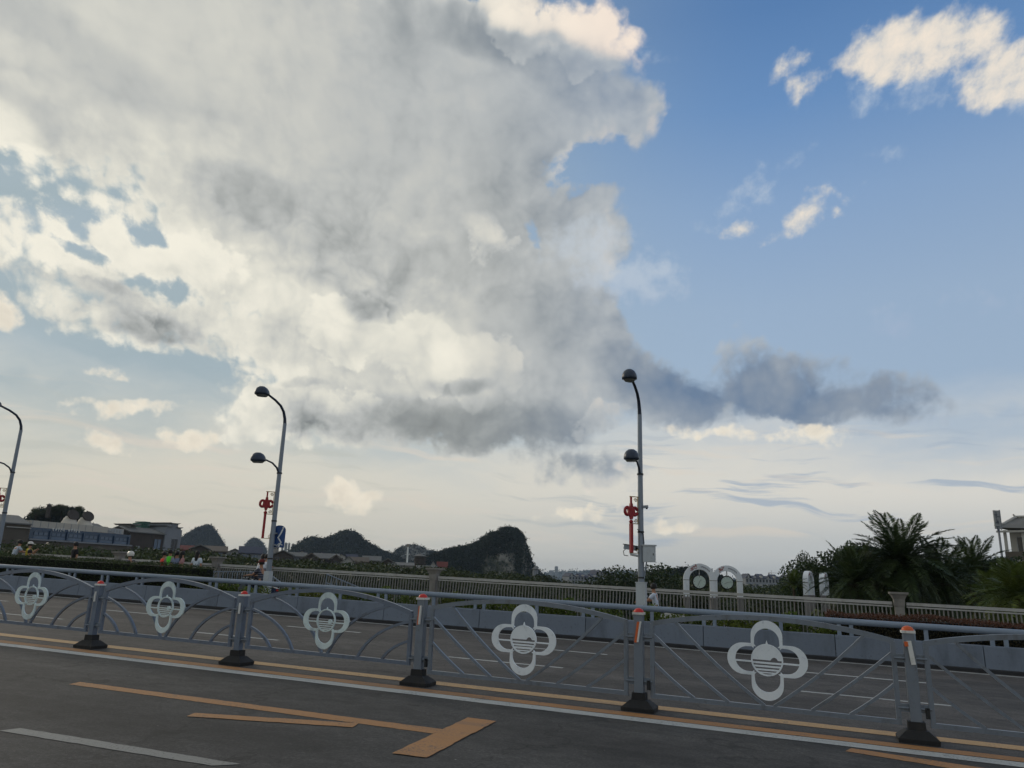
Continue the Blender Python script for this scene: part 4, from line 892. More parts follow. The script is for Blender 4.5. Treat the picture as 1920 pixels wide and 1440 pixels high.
SPAN = [(-200, 60, 'below the grey gabled wing'), (60, 245, 'below the blue glass facade'), (245, 345, 'below the stepped gable house'), (345, 470, 'below the leftmost pointed hill'), (470, 560, 'behind the left lamp pole'), (560, 745, 'below the tiled village roofs'), (745, 830, 'below the pagoda roof and white mast'), (830, 1010, 'at the foot of the rocky cliff'), (1010, 1190, 'before the far apartment rows'), (1190, 1300, 'right of the right lamp pole'), (1300, 1480, 'behind the clock arches'), (1480, 1800, 'behind the rear pair of clock arches')]
def where(u): 
    for a, b, s in SPAN:
        if a <= u < b: return s
    return SPAN[-1][2]
ORDN = ['first', 'second', 'third', 'fourth', 'fifth', 'sixth', 'seventh', 'eighth', 'ninth', 'tenth', 'eleventh', 'twelfth', 'thirteenth', 'fourteenth', 'fifteenth', 'sixteenth', 'seventeenth', 'eighteenth', 'nineteenth', 'twentieth', 'twenty first', 'twenty second', 'twenty third', 'twenty fourth', 'twenty fifth', 'twenty sixth', 'twenty seventh', 'twenty eighth', 'twenty ninth', 'thirtieth']
for row, (dmin, dmax, dv, stepu) in enumerate(((150, 175, 0, 17), (125, 150, 7, 21), (100, 122, 15, 26))):
    u = -60.0; cnt = {}
    while u < 1560:
        v = np.interp(u, prof_u, prof_v) + dv + r3.uniform(-2, 7); d = r3.uniform(dmin, dmax); p = at_d(u, v, d); w = where(u); c_ = cnt[w] = cnt.get(w, -1) + 1
        rn = ('tall back row', 'middle row', 'low front row')[row]
        tree('riverside_tree', ORDN[c_] + ' ' + rn + ' tree from left, ' + w, p, p.z, 'tree', r3.randrange(7), 'trees of the riverbank wood', r3.uniform(1.0, 1.45))
        u += stepu * r3.uniform(.75, 1.25)
# undergrowth that fills the gaps of the railing
bu = [quads('leaves', leaf_cards(*[lobes_points([((rng.uniform(-.5, .5), rng.uniform(-.3, .3), rng.uniform(.15, .75)), (.34, .3, .28)) for _ in range(8)], 700, .4)[0]], .09, .65), L['tree_b' if k % 2 else 'tree']) for k in range(4)]
u = 330.0; cnt = {}
while u < 1900:
    v = np.interp(u, [330, 800, 1000, 1300, 1600, 1900], [1072, 1094, 1104, 1122, 1130, 1148]) + r3.uniform(-2, 9); d = r3.uniform(50, 78) if u < 1250 else r3.uniform(36, 52); p = at_d(u, v, d); g = ground_z(p.x, p.y); h = p.z - g
    seg_ = 'left of the ' + ('grey middle pillar' if u < 815 else 'right lamp pole' if u < 1200 else 'clock arches' if u < 1290 else 'large palm' if u < 1690 else 'right picture edge')
    c_ = cnt[seg_] = cnt.get(seg_, -1) + 1
    b = link('bush', bu[r3.randrange(4)], None, (p.x, p.y, g), (0, 0, r3.uniform(0, 6)), (h * .85, h * .85, h)); tag(b, ORDN[c_] + ' dark bush seen through the balusters, ' + seg_, 'bush', 'bushes seen through the railing')
    u += r3.uniform(20, 32)
# single trees one can point at
def single(u, v, d, label, kind='tree_b', vv=0, wide=1.0, name='broadleaf_tree', base=None):
    p = at_d(u, v, d); return tree(name, label, p, p.z, kind, vv, None, wide, base)
single(1186, 1052, 95, 'dark bushy tree rising left of the right lamp pole', 'tree_b', 0, 1.05)
single(1160, 1072, 92, 'smaller dark tree leaning on the bushy tree left of the right lamp pole', 'tree_b', 1, 1.1)
single(1022, 1066, 240, 'round dark tree at the right foot of the rocky cliff', 'tree_b', 2, 1.35)
single(1552, 1016, 74, 'tall dark broadleaf tree behind the rear clock arches, left of the large palm', 'tree_b', 0, .8)
single(1604, 1012, 70, 'tall dark broadleaf tree behind the left fronds of the large palm', 'tree_b', 2, 1.2)
single(1512, 1044, 80, 'small dark tree rising above the rear clock arches', 'tree_b', 1, .42)
single(1650, 1030, 76, 'dark tree half hidden by the large palm crown', 'tree_b', 1, 1.3)
single(1765, 1040, 80, 'dark tree filling the gap between the large palm and the smaller palm', 'tree_b', 0, 1.4)
single(1880, 1032, 85, 'dark tree in front of the tiled roof building at right', 'tree_b', 2, 1.2)
for u_, v_, lb_ in ((1592, 1030, 'dark round tree between the rear clock arches and the low drooping palm'), (1628, 1040, 'dark round tree left of the large palm trunk'), (1700, 1052, 'dark tree directly behind the large palm trunk'), (1738, 1046, 'dark tree right of the large palm trunk'), (1800, 1050, 'dark tree left of the smaller palm'), (1850, 1054, 'dark tree between the smaller palm and the tiled building')): single(u_, v_, 66, lb_, 'tree_b', r3.randrange(3), 1.05)
single(1925, 1040, 70, 'dark tree cut by the right picture edge', 'tree_b', 1, 1.2)
for u, v, lb in ((70, 951, 'bare thin tree on the left shoulder of the wooded mound'), (99, 947, 'flat topped tree beside the hilltop pavilion'), (118, 947, 'spreading flat topped tree right of the hilltop pavilion'), (145, 949, 'feathery tree at the right end of the wooded mound')):
    p = at_d(u, v, 292); tree('hilltop_tree', lb, p, p.z, 'tree', r3.randrange(7), None, 1.2, p.z - 5.0)

# ---- palms
def frond_mesh(L_, droop, seed, n=50, leafl=.62):
    r = random.Random(seed); rach = []
    for i in range(15):
        t = i / 14; rach.append(Vector((L_ * (t - .12 * t * t), 0, L_ * (.30 * t - droop * t * t))))
    Q = []
    for i in range(n):
        t = .1 + .9 * i / (n - 1); k = t * 14; a = min(int(k), 13); p = rach[a].lerp(rach[a + 1], k - a); d = (rach[a + 1] - rach[a]).normalized()
        ll = leafl * (math.sin(math.pi * min(1, .12 + t * .86)) ** .6) * r.uniform(.85, 1.1)
        for s in (-1, 1):
            side = Vector((0, s, 0)); tip = p + (d * .55 + side * .8 + Vector((0, 0, .18 - .42 * r.random()))).normalized() * ll; w = d * .034 * (L_ / 3.5)
            mid = p.lerp(tip, .5) + Vector((0, 0, .05 * ll)); Q.append([p - w * .5, mid - w, tip, mid + w])
    for i in range(14):
        w = Vector((0, .022 * (1 - i / 16), 0)); Q.append([rach[i] - w, rach[i + 1] - w, rach[i + 1] + w, rach[i] + w]); u = Vector((0, 0, .03 * (1 - i / 16))); Q.append([rach[i] - u, rach[i + 1] - u, rach[i + 1] + u, rach[i] + u])
    return [[tuple(q) for q in f] for f in Q]
FR = {}
for nm, Lm in (('palm', L['palm']), ('light', L['palm_light'])):
    FR[nm] = [quads('frond', frond_mesh(3.6 if nm == 'palm' else 2.4, dr, 30 + i), Lm) for i, dr in enumerate((.20, .40, .62, .85))]
def palm(name, label, u, v, d, rad, kind='palm', nf=46, lo=-35, hi=80, base=None, group=None):
    p = at_d(u, v, d); g = ground_z(p.x, p.y) if base is None else base; t = thing(name, label, 'palm tree', (p.x, p.y, g), 0, group); h = p.z - g; s = rad / (3.5 if kind == 'palm' else 2.3); rr = random.Random(int(u))
    tr = MB(); n = 11; tr.tube([(0, 0, h * i / n) for i in range(n + 1)], [((.30 + (.05 if i % 2 else 0) + .06 * (i / n)) if kind == 'palm' else .07) for i in range(n + 1)], 10); obj('trunk', tr, M['bark'], t)
    for i in range(nf):
        el = lo + (hi - lo) * ((i + .5) / nf) ** .9; a = i * 2.39996 + rr.uniform(-.15, .15); k = 0 if el > 60 else 1 if el > 30 else 2 if el > 0 else 3
        link('frond', FR[kind][k], t, (0, 0, h), Euler((rr.uniform(-.25, .25), -R(el - 17 + (8 if k > 1 else 0)), a), 'XYZ'), (s * rr.uniform(.85, 1.1),) * 3)
    return t
palm('date_palm', 'large feathery palm with arching fronds, the tallest of the palms behind the railing', 1690, 1058, 47, 3.3, nf=96, lo=-60, hi=76)
palm('date_palm', 'smaller palm between the large palm and the tiled roof building', 1828, 1072, 56, 2.6, nf=60, lo=-50)
palm('date_palm', 'low palm with drooping fronds left of the large palm trunk', 1604, 1096, 46, 2.7, nf=56, lo=-45)
palm('date_palm', 'dark palm right of the large palm, low behind the railing', 1765, 1094, 50, 3.0, nf=60, lo=-45)
palm('fan_of_fronds', 'light green young palm at the right edge behind the railing', 1908, 1118, 40, 1.9, 'light', 46, -20, 85)
palm('fan_of_fronds', 'light green young palm left of the right edge, in front of the tiled building', 1866, 1124, 43, 1.5, 'light', 40, -20, 85)
palm('fan_of_fronds', 'light green low shrub palm left of the rear clock arches', 1488, 1098, 48, .95, 'light', 26, 5, 88)
p = at_d(1714, 1104, 52); t = thing('red_board', 'dark red board half hidden under the large palm', 'board', (p.x, p.y, ground_z(p.x, p.y)), R(20)); b = MB(); b.box((0, 0, p.z - ground_z(p.x, p.y)), (.62, .05, .5)); obj('panel', b, M['knot_red'], t); b = MB(); h_ = p.z - ground_z(p.x, p.y); b.beam((0, .06, 0), (0, .06, h_), .06, .06, (1, 0, 0)); obj('board_post', b, M['dark_metal'], t)
# ================================================================== clock arches at the bridge end
def clock_arch(u, vtop, d, wid, rot, label, hour, minute, group='white clock arches', dp=.17):
    p = at_d(u, vtop, d); t = thing('clock_arch', label, 'clock arch', (p.x, p.y, p.z), rot, group); W2 = wid / 2; ro, ri = W2, W2 * .64; dep = dp * wid; leg = .52 * wid; zc = -ro
    def ringpart(a0, a1, n):
        return [(math.cos(a0 + (a1 - a0) * i / n), math.sin(a0 + (a1 - a0) * i / n)) for i in range(n + 1)]
    b = MB(); n = 28; path = [(1, -leg / ro)] + ringpart(0, math.pi, n) + [(-1, -leg / ro)]; vs = []
    for c, s in path:
        for k in (ro, ri):
            x = c * k; z = zc + (s * k if s >= 0 else s * ro)
            vs += [(x, -dep, z), (x, dep, z)]
    m = len(path); fs = [(0, 1, 3, 2), tuple(4 * (m - 1) + q for q in (2, 3, 1, 0))]
    for i in range(m - 1):
        a, c = 4 * i, 4 * i + 4; fs += [(a, c, c + 1, a + 1), (a + 2, a + 3, c + 3, c + 2), (a, a + 2, c + 2, c), (a + 1, c + 1, c + 3, a + 3)]
    b.add(vs, fs); arch_o = obj('arch', b, M['arch'], t)
    for s in (-1, 1):
        g = MB(); g.box((s * (ro + ri) / 2, 0, zc - .02), ((ro - ri) + .012, 2 * dep + .012, .03)); obj('joint_band', g, M['stone'], t)
        c = MB(); x = s * (ro + ri) / 2; w = (ro - ri) * 1.25; z0 = zc - leg
        c.box((x, 0, z0 - .05), (w * 1.12, 2 * dep * 1.1, .10)); c.box((x, 0, z0 - 1.6), (w * .86, 2 * dep * .86, 3.0))
        for i in range(4): c.box((x + w * (-.33 + .22 * i), -dep * .88, z0 - 1.6), (w * .12, .05, 2.9))
        c.box((x, 0, z0 - 4.2), (w * 1.2, 2 * dep * 1.15, 2.2)); obj('column', c, M['stone'], t)
    zr = zc - .06 * wid; r = ri * .60
    h = MB(); h.tube([(0, 0, zc + ri + .01), (0, 0, zr + r)], .018 * wid, 8); obj('hanger', h, M['arch'], t)
    c = MB(); c.lathe([(r, -.07), (r * 1.0, .07)], 32); c.xf(Matrix.Translation((0, 0, zr)) @ Matrix.Rotation(R(90), 4, 'X')); face = obj('clock', c, M['clock'], t)
    g = MB(); g.tube([(r * 1.06 * math.cos(a), 0, zr + r * 1.06 * math.sin(a)) for a in [2 * math.pi * i / 36 for i in range(37)]], .13 * r, 8, False); obj('rim', g, M['black'], face)
    for sgn in (-1, 1):
        for i in range(12):
            a = math.pi / 6 * i; L_ = .17 if i % 3 == 0 else .09; g = MB(); g.beam((r * (.90 - L_) * math.cos(a), sgn * .074, zr + r * (.90 - L_) * math.sin(a)), (r * .90 * math.cos(a), sgn * .074, zr + r * .90 * math.sin(a)), .05 * r * (1.6 if i % 3 == 0 else 1), .012); obj('hour_mark', g, M['black'], face)
        for ang, ln, w in ((hour * 30 + minute * .5, .52, .12), (minute * 6, .80, .09)):
            a = R(90 - ang) if sgn < 0 else R(90 + ang); g = MB(); g.beam((-.12 * r * math.cos(a), sgn * .085, zr - .12 * r * math.sin(a)), (ln * r * math.cos(a), sgn * .085, zr + ln * r * math.sin(a)), w * r, .01); obj('clock_hand', g, M['black'], face)
    # lettering along the front of the arch: two large red characters left, a line of small ones right (too small to read in the photo)
    rm = (ro + ri) / 2; rc = random.Random(int(u)); g = MB()
    for a in (126, 108):
        for k in range(6):
            q = Vector((rc.uniform(-1, 1) * .05 * wid, -dep - .008, rc.uniform(-1, 1) * .05 * wid)); horiz = k % 2
            m4 = Matrix.Translation((rm * math.cos(R(a)), 0, zc + rm * math.sin(R(a)))) @ Matrix.Rotation(-R(a - 90), 4, 'Y'); s_ = MB(); s_.box(q, (.075 * wid if horiz else .014 * wid, .01, .014 * wid if horiz else .075 * wid)); s_.xf(m4); g.add(s_.v, s_.f)
    obj('red_lettering', g, M['letter_red'], t); g = MB()
    for k in range(9):
        a = 82 - 5.0 * k; m4 = Matrix.Translation((rm * math.cos(R(a)), 0, zc + rm * math.sin(R(a)))) @ Matrix.Rotation(-R(a - 90), 4, 'Y'); s_ = MB(); s_.box((0, -dep - .008, 0), (.014 * wid, .01, .036 * wid)); s_.box((.01 * wid, -dep - .009, .012 * wid * (1 if k % 2 else -1)), (.022 * wid, .01, .011 * wid)); s_.xf(m4); g.add(s_.v, s_.f)
    obj('small_lettering', g, M['letter_dark'], t)
clock_arch(1310.5, 1057, 44, 1.72, R(10), 'left front white clock arch, hands pointing to one and half past', 12.6, 34)
clock_arch(1362, 1060.5, 46, 1.68, R(8), 'right front white clock arch, hands pointing level', 8, 13)
clock_arch(1514.5, 1070.5, 55, 1.50, R(75), 'left rear white clock arch seen almost edge on', 6.5, 30, dp=.11)
clock_arch(1543.5, 1073, 57, 1.48, R(78), 'right rear white clock arch seen edge on, nearest the large palm', 6.5, 30, dp=.11)

# ================================================================== buildings on the far bank
M.update(brick=mat('grey brown brick wall', (92, 86, 78), .85, 0, .16, 1.2, bump=.2, bscale=6, stain=(70, 64, 58), stain_scale=.3), roof=mat('grey tiled roof', (112, 112, 110), .8, 0, .2, 1.5, bump=.4, bscale=5), roof_b=mat('brown tiled roof', (104, 96, 86), .8, 0, .2, 1.5, bump=.4, bscale=5, rnd=.15),
         glassblue=mat('blue glass curtain panel', (52, 74, 98), .25, .0, .1, .5, spec=.6), pane=mat('window pane', (74, 96, 120), .15, 0, .12, .6, spec=.7), frame=mat('pale window frame', (160, 164, 166), .6, 0, .1, 2), whitewall=mat('off white render', (176, 174, 168), .8, 0, .12, .6, stain=(134, 130, 124), stain_scale=.5), greywall=mat('pale grey render', (134, 138, 144), .8, 0, .14, .6, stain=(108, 108, 112), stain_scale=.4),
         woodwall=mat('dark timber wall', (74, 68, 64), .8, 0, .2, 1.0, stain=(52, 46, 44)), darkpane=mat('dark pane', (34, 38, 44), .2, 0, .2, 1, spec=.6), green=mat('green roof shed', (66, 104, 92), .6, 0, .15, 1), slate=mat('slate blue roof', (70, 74, 88), .75, 0, .2, 1.2, bump=.3, bscale=4), redroof=mat('dull red roof', (110, 62, 56), .8, 0, .15, 1),
         membrane=mat('cream tensile membrane', (184, 178, 166), .7, 0, .08, .8), tower=mat('pale tower facade', (150, 152, 152), .7, 0, .12, .02), tower_b=mat('buff tower facade', (138, 132, 124), .75, 0, .15, .05), bluesign=mat('blue banner', (40, 70, 170), .6, 0, .1, 2))
class Facade:
    """builds a front between two sight lines; x runs along it, y away from us, z up from z0"""
    def __init__(s, name, label, cat, a, b, z0, group=None):
        s.a, s.b = Vector((a.x, a.y, 0)), Vector((b.x, b.y, 0)); d = s.b - s.a; s.len = d.length
        s.t = thing(name, label, cat, (a.x, a.y, z0), math.atan2(d.y, d.x), group); s.z0 = z0
    def box(s, name, mat_, x0, x1, y0, y1, z0, z1, parent=None):
        b = MB(); b.box(((x0 + x1) / 2, (y0 + y1) / 2, (z0 + z1) / 2), (x1 - x0, y1 - y0, z1 - z0)); return obj(name, b, mat_, parent or s.t)
    def gable(s, name, mat_, x0, x1, y0, y1, z0, z1, along='x', th=.25, parent=None, ov=.4):
        b = MB()
        if along == 'x':
            ym = (y0 + y1) / 2; b.prism([(y0 - ov, z0 - .1), (ym, z1), (y1 + ov, z0 - .1), (y1 + ov, z0 - .1 - th), (ym, z1 - th), (y0 - ov, z0 - .1 - th)], x0 - ov, x1 + ov, 'x')
        else:
            xm = (x0 + x1) / 2; b.prism([(x0 - ov, z0 - .1), (xm, z1), (x1 + ov, z0 - .1), (x1 + ov, z0 - .1 - th), (xm, z1 - th), (x0 - ov, z0 - .1 - th)], y0 - ov, y1 + ov, 'y')
        return obj(name, b, mat_, parent or s.t)
    def window(s, x0, x1, z0, z1, y=0, cols=2, fm='frame', pm='pane'):
        f = MB(); w = .07
        for x in [x0 + (x1 - x0) * i / cols for i in range(cols + 1)]: f.box((x, y - .04, (z0 + z1) / 2), (w, .12, z1 - z0))
        for z in (z0, z1): f.box(((x0 + x1) / 2, y - .045, z), (x1 - x0 + w, .12, w))
        o = obj('window', f, M[fm], s.t); p = MB(); p.box(((x0 + x1) / 2, y - .01, (z0 + z1) / 2), (x1 - x0 - .02, .06, z1 - z0 - .02)); obj('pane', p, M[pm], o); return o
def zz(u, v, d): return at_d(u, v, d).z
# museum-like hall with blue glass front
dA, dB = 178, 194; A, B = at_d(56, 990, dA), at_d(246, 1000, dB); z0 = -8.5
F = Facade('glass_fronted_hall', 'long hall with dark blue glass front and two cream funnel vents on its roof', 'building', A, B, z0)
ztop = zz(56, 988, dA) - z0; zw1 = zz(56, 996, dA) - z0; zw0 = zz(56, 1006.5, dA) - z0; zb = zz(56, 1010, dA) - z0; Ln = F.len
F.box('wall', M['glassblue'], 0, Ln, 0, 14, zb, ztop); F.box('plinth', M['brick'], -.3, Ln + .3, -.4, 14, 0, zb); F.box('sill_band', M['greywall'], -.2, Ln + .2, -.7, 0, zb - .25, zb + .05)
for i in range(6):
    xa = 1.0 + i * (Ln - 1.2) / 6; w = (Ln - 1.2) / 6 - .7
    for j in range(3): F.window(xa + w * j / 3 + .04, xa + w * (j + 1) / 3 - .04, zw0 + .45, zw1, 0, 1, 'glassblue')
    F.box('lower_light', M['pane'], xa, xa + w, -.06, .02, zw0 - .25, zw0 + .3); 
    b = F.box('mullion', M['glassblue'], xa + w + .12, xa + w + .45, -.35, 0, zb, zw1 + .4)
F.box('corner_panel', M['frame'], -1.5, -.1, -.3, 10, zb, zw1 + .9)
for k in range(4): F.box('corner_rib', M['greywall'], -1.45 + .36 * k, -1.38 + .36 * k, -.36, -.29, zb, zw1 + .9)
xp = Ln * .62; zp = zz(120, 976, 186) - z0
F.box('parapet', M['membrane'], .4, xp + 3.5, .6, 12, ztop, ztop + 1.35); 
for k in range(9): F.box('parapet_seam', M['greywall'], .8 + k * 1.75, .88 + k * 1.75, .56, .6, ztop + .1, ztop + 1.3)
g = MB(); rc = random.Random(3)
for k in range(11):
    if k in (5,): continue
    x = 5.0 + k * .60
    for q in range(4): g.box((x + rc.uniform(-.14, .14), -.12, ztop - .05 + rc.uniform(-.2, .2)), ((.34, .06, .07) if q % 2 else (.07, .06, .42)))
obj('sign_lettering', g, M['white'], F.t)
F.gable('end_roof', M['roof'], Ln * .63, Ln * .84, 1, 12, ztop + .2, ztop + 2.2, 'x')
F.box('annex_wall', M['whitewall'], Ln * .80, Ln + .2, 2.5, 12, ztop, ztop + 1.3); F.box('annex_banner', M['bluesign'], Ln * .82, Ln * .85, 2.38, 2.5, ztop + .1, ztop + .6)
for k in range(4): F.box('annex_pane', M['frame'], Ln * .87 + k * .75, Ln * .87 + k * .75 + .5, 2.42, 2.5, ztop + .2, ztop + 1.1)
for u, v in ((139, 966), (167.5, 967.5)):
    fx = Ln * (u - 56) / 190 + .6; zc = zz(u, v + 1, 190) - z0; t = F.t
    b = MB(); b.lathe([(2.9, ztop + .1), (2.0, ztop + .9), (1.35, ztop + 2.0), (1.12, (ztop + 2.0 + zc) / 2), (1.0, zc - .7), (.85, zc - .3)], 18, (fx, 3.5, 0), 1, 1); obj('funnel', b, M['membrane'], t)
    b = MB(); b.lathe([(1.30, -.15), (1.34, .15)], 24); b.xf(Matrix.Translation((fx, 2.7, zc)) @ Matrix.Rotation(R(72), 4, 'X') @ Matrix.Diagonal((1.03, .82, 1, 1))); obj('funnel_mouth', b, M['woodwall'], t)
A, B = at_d(-60, 985, 172), at_d(58, 985, 176)
F = Facade('gabled_wing', 'grey brown brick wing with pitched grey roof at the left edge', 'building', A, B, z0); ze = zz(30, 979, 174) - z0; zr = zz(30, 965.5, 180) - z0
F.box('wall', M['brick'], 0, F.len, 0, 12, 0, ze); F.gable('roof', M['roof'], 0, F.len - .4, 0, 12, ze, zr, 'x'); F.box('cornice', M['whitewall'], F.len * .6, F.len, -.35, 0, ze - 1.0, ze - .85); F.box('string_course', M['greywall'], F.len * .5, F.len + .2, -.3, 0, 8.4, 8.7); F.box('hip_ridge', M['whitewall'], F.len - .3, F.len + .05, -.2, 12.2, ze - .1, ze + .05)
g = MB(); g.prism([(.1, ze - .2), (6, zr - .35), (11.9, ze - .2)], F.len - .5, F.len - .05, 'x'); obj('gable_wall', g, M['brick'], F.t)
A, B = at_d(246, 1000, 196), at_d(341, 1000, 205)
F = Facade('stepped_gable_house', 'old house with dark timber front and grey stepped gable wall', 'building', A, B, z0); Ln = F.len; ze = zz(270, 997, 198) - z0; zr = zz(270, 992, 203) - z0
F.box('timber_wall', M['woodwall'], 0, Ln * .66, .4, 10, 0, ze); F.gable('roof', M['roof'], 0, Ln * .66, .4, 8, ze, zr + .3, 'x'); zg = zz(325, 993, 204) - z0
F.box('gable_wall', M['greywall'], Ln * .66, Ln, 0, 10, 0, zg)
for k, (xa, xb, dz) in enumerate(((.68, .76, .5), (.76, .90, 1.3), (.90, .97, .4))):
    F.box('gable_step', M['greywall'], Ln * xa, Ln * xb, 0, 10, zg, zg + dz); b = MB(); b.prism([(Ln * xa - .5, zg + dz + .3), (Ln * xa, zg + dz + .0), (Ln * xb, zg + dz), (Ln * xb + .5, zg + dz + .3), (Ln * xb, zg + dz + .22), (Ln * xa, zg + dz + .22)], -.3, 10.3); obj('step_coping', b, M['roof'], F.t)
b = MB(); b.prism([(Ln * .12 - .6, zr + .9), (Ln * .12, zr + .6), (Ln * .24, zr + .6), (Ln * .24 + .6, zr + .95), (Ln * .24, zr + .85), (Ln * .12, zr + .85)], 2, 8); b.box((Ln * .18, 5, zr + .2), (Ln * .1, 4, .8)); obj('roof_turret', b, M['roof'], F.t)
b = MB(); 
for k in range(4): b.box((Ln * .50 + (k % 2) * .4, 6, zr + .45 + k * .42), (Ln * .16 - .5 * (k % 2), 3.2, .22))
b.box((Ln * .5, 6, zr + .7), (Ln * .11, 2.6, 1.6)); obj('roof_shed', b, M['green'], F.t)
for x0, x1, h0, h1, pm in ((.13, .22, .66, .82, 'frame'), (.33, .42, .62, .80, 'darkpane'), (.48, .62, .62, .92, 'pane'), (.30, .40, .30, .42, 'frame'), (.46, .62, .25, .36, 'pane')): F.window(Ln * x0, Ln * x1, ze * h0, ze * h1, .4, 2, 'woodwall', pm)
F.box('balcony', M['whitewall'], Ln * .48, Ln * .65, -.4, .4, ze * .42, ze * .47)
for x0, x1, h0, h1 in ((.80, .93, .55, .82), (.77, .81, .40, .5), (.83, .89, .30, .5), (.92, .97, .40, .52)): F.window(Ln * x0, Ln * x1, zg * h0 + 1.2, zg * h1 + 1.2, 0, 2, 'greywall', 'darkpane')
# gable-roofed village houses along the bank
HS = [(375, 1020, 1028, 34, 225, 'roof', 'woodwall', 'dark gabled village house below the leftmost pointed hill', 'y'), (352, 1022, 1030, 40, 240, 'redroof', 'woodwall', 'low house with dull red roof right of the stepped gable', 'x'), (404, 1023, 1032, 40, 235, 'roof_b', 'woodwall', 'brown roofed village house left of the pale glass pavilion', 'x'), (440, 1028, 1036, 30, 240, 'roof', 'whitewall', 'small grey roofed house between two pointed hills', 'y'),
      (470, 1024, 1036, 40, 232, 'slate', 'greywall', 'pale glass fronted pavilion left of the left lamp pole', 'x'), (530, 1031, 1040, 40, 228, 'roof', 'woodwall', 'grey roofed village house right of the left lamp pole', 'y'), (556, 1035, 1042, 34, 236, 'roof', 'greywall', 'broad grey roofed house left of the brown gable', 'x'), (583, 1036, 1046, 30, 226, 'roof_b', 'woodwall', 'village house with the dark brown gable opening', 'y'), (612, 1037, 1046, 44, 235, 'roof', 'woodwall', 'long grey roofed village house in the middle of the row', 'x'), (630, 1039, 1048, 22, 228, 'roof_b', 'woodwall', 'small brown gabled house beside the long roof', 'y'),
      (653, 1042, 1054, 22, 222, 'roof', 'whitewall', 'white gabled house with pale blue window', 'y'), (672, 1044, 1052, 34, 230, 'roof_b', 'brick', 'brown brick village house right of the white gable', 'x'), (697, 1042, 1050, 30, 236, 'roof', 'woodwall', 'grey roofed house behind the dark round trees', 'x'), (727, 1046, 1056, 30, 228, 'roof', 'woodwall', 'gabled village house left of the white mast', 'y'), (752, 1054, 1059, 44, 226, 'roof', 'whitewall', 'low long pale roof at the foot of the white mast', 'x'),
      (566, 1031, 1037, 22, 262, 'slate', 'whitewall', 'small white house behind, left end of the village row', 'y'), (603, 1034, 1040, 26, 262, 'slate', 'whitewall', 'small white house behind the long grey roof', 'y'), (640, 1037, 1042, 16, 262, 'slate', 'whitewall', 'tiny white house behind the small brown gable', 'y'), (660, 1039, 1045, 18, 265, 'slate', 'whitewall', 'tiny white house behind the pale blue window gable', 'x'), (688, 1041, 1046, 20, 266, 'slate', 'greywall', 'small grey house behind the brick village house', 'y'), (812, 1050, 1062, 14, 268, 'slate', 'whitewall', 'white block shaped house right of the pagoda', 'y'), (829, 1053, 1062, 16, 270, 'redroof', 'whitewall', 'low white house with dull red roof left of the cliff', 'x'), (800, 1060, 1064, 34, 232, 'roof', 'greywall', 'low grey roofed house in front of the pagoda', 'x')]
for u, vr, ve, wpx, d, rf, wl, lab, al in HS:
    w = wpx * d / 1420 * 1.08; A, B = at_d(u - wpx / 2, ve, d), at_d(u + wpx / 2, ve, d); F = Facade('village_house', lab, 'house', A, B, z0, 'tile roofed village houses on the far bank'); ze = at_d(u, ve, d).z - z0; zr = at_d(u, vr, d).z - z0; dp = w * .8
    F.box('wall', M[wl], 0, F.len, 0, dp, 0, ze); F.gable('roof', M[rf], 0, F.len, 0, dp, ze, max(zr, ze + .5), al, .3, None, .5)
    g = MB()
    if al == 'y': g.prism([(0, ze - .35), (F.len, ze - .35), (F.len / 2, max(zr, ze + .5) - .35)], .05, .35)
    else: g.prism([(0, ze - .35), (dp, ze - .35), (dp / 2, max(zr, ze + .5) - .35)], .05, .35, 'x')
    obj('gable_wall', g, M[wl], F.t)
    nw = 1 if wpx < 24 else 2
    for j in range(nw):
        c = F.len * (j + .5) / nw; F.window(c - F.len * .16 / nw * 1.4, c + F.len * .16 / nw * 1.4, max(ze - 2.2, .5), ze - .6, 0, 2, 'frame' if wl != 'woodwall' else 'woodwall', 'pane' if 'glass' in lab or 'blue' in lab else 'darkpane')
# pagoda-roofed pavilion, white mast, hilltop pavilion
def pagoda(name, label, u, vtop, vbot, d, tiers, w, wl, rf):
    p = at_d(u, vbot, d); h = at_d(u, vtop, d).z - p.z; t = thing(name, label, 'pavilion', (p.x, p.y, p.z), R(20)); b = MB(); b.lathe([(w * .42, -3), (w * .42, h * .7)], 8, smooth=False); obj('body', b, M[wl], t)
    for i in range(tiers):
        z = h * (.12 + .62 * i / max(1, tiers - 1) if tiers > 1 else .55); r_ = w * (.5 if i < tiers - 1 else .62); top = h if i == tiers - 1 else z + h * .10
        b = MB(); b.lathe([(r_ * 1.08, z + h * .035), (r_, z), (r_ * .55, z + (top - z) * .42), (.06 * w if i == tiers - 1 else r_ * .5, top)], 8, smooth=False); obj('tiled_roof', b, M[rf], t)
    b = MB(); b.tube([(0, 0, h * .95), (0, 0, h * 1.1)], [.06 * w * .4, .01], 6); obj('finial', b, M[rf], t)
pagoda('pagoda', 'tiered round pavilion with pale conical roof right of the white mast', 787, 1038, 1060, 240, 3, 4.2, 'woodwall', 'roof')
pagoda('hilltop_pavilion', 'tiny dark pavilion on top of the wooded mound at left', 91.5, 944, 953, 290, 2, 1.6, 'woodwall', 'roof')
pagoda('cliff_pavilion', 'small dark pavilion at the right foot of the cliff', 1004, 1061, 1076, 420, 1, 3.6, 'greywall', 'roof')
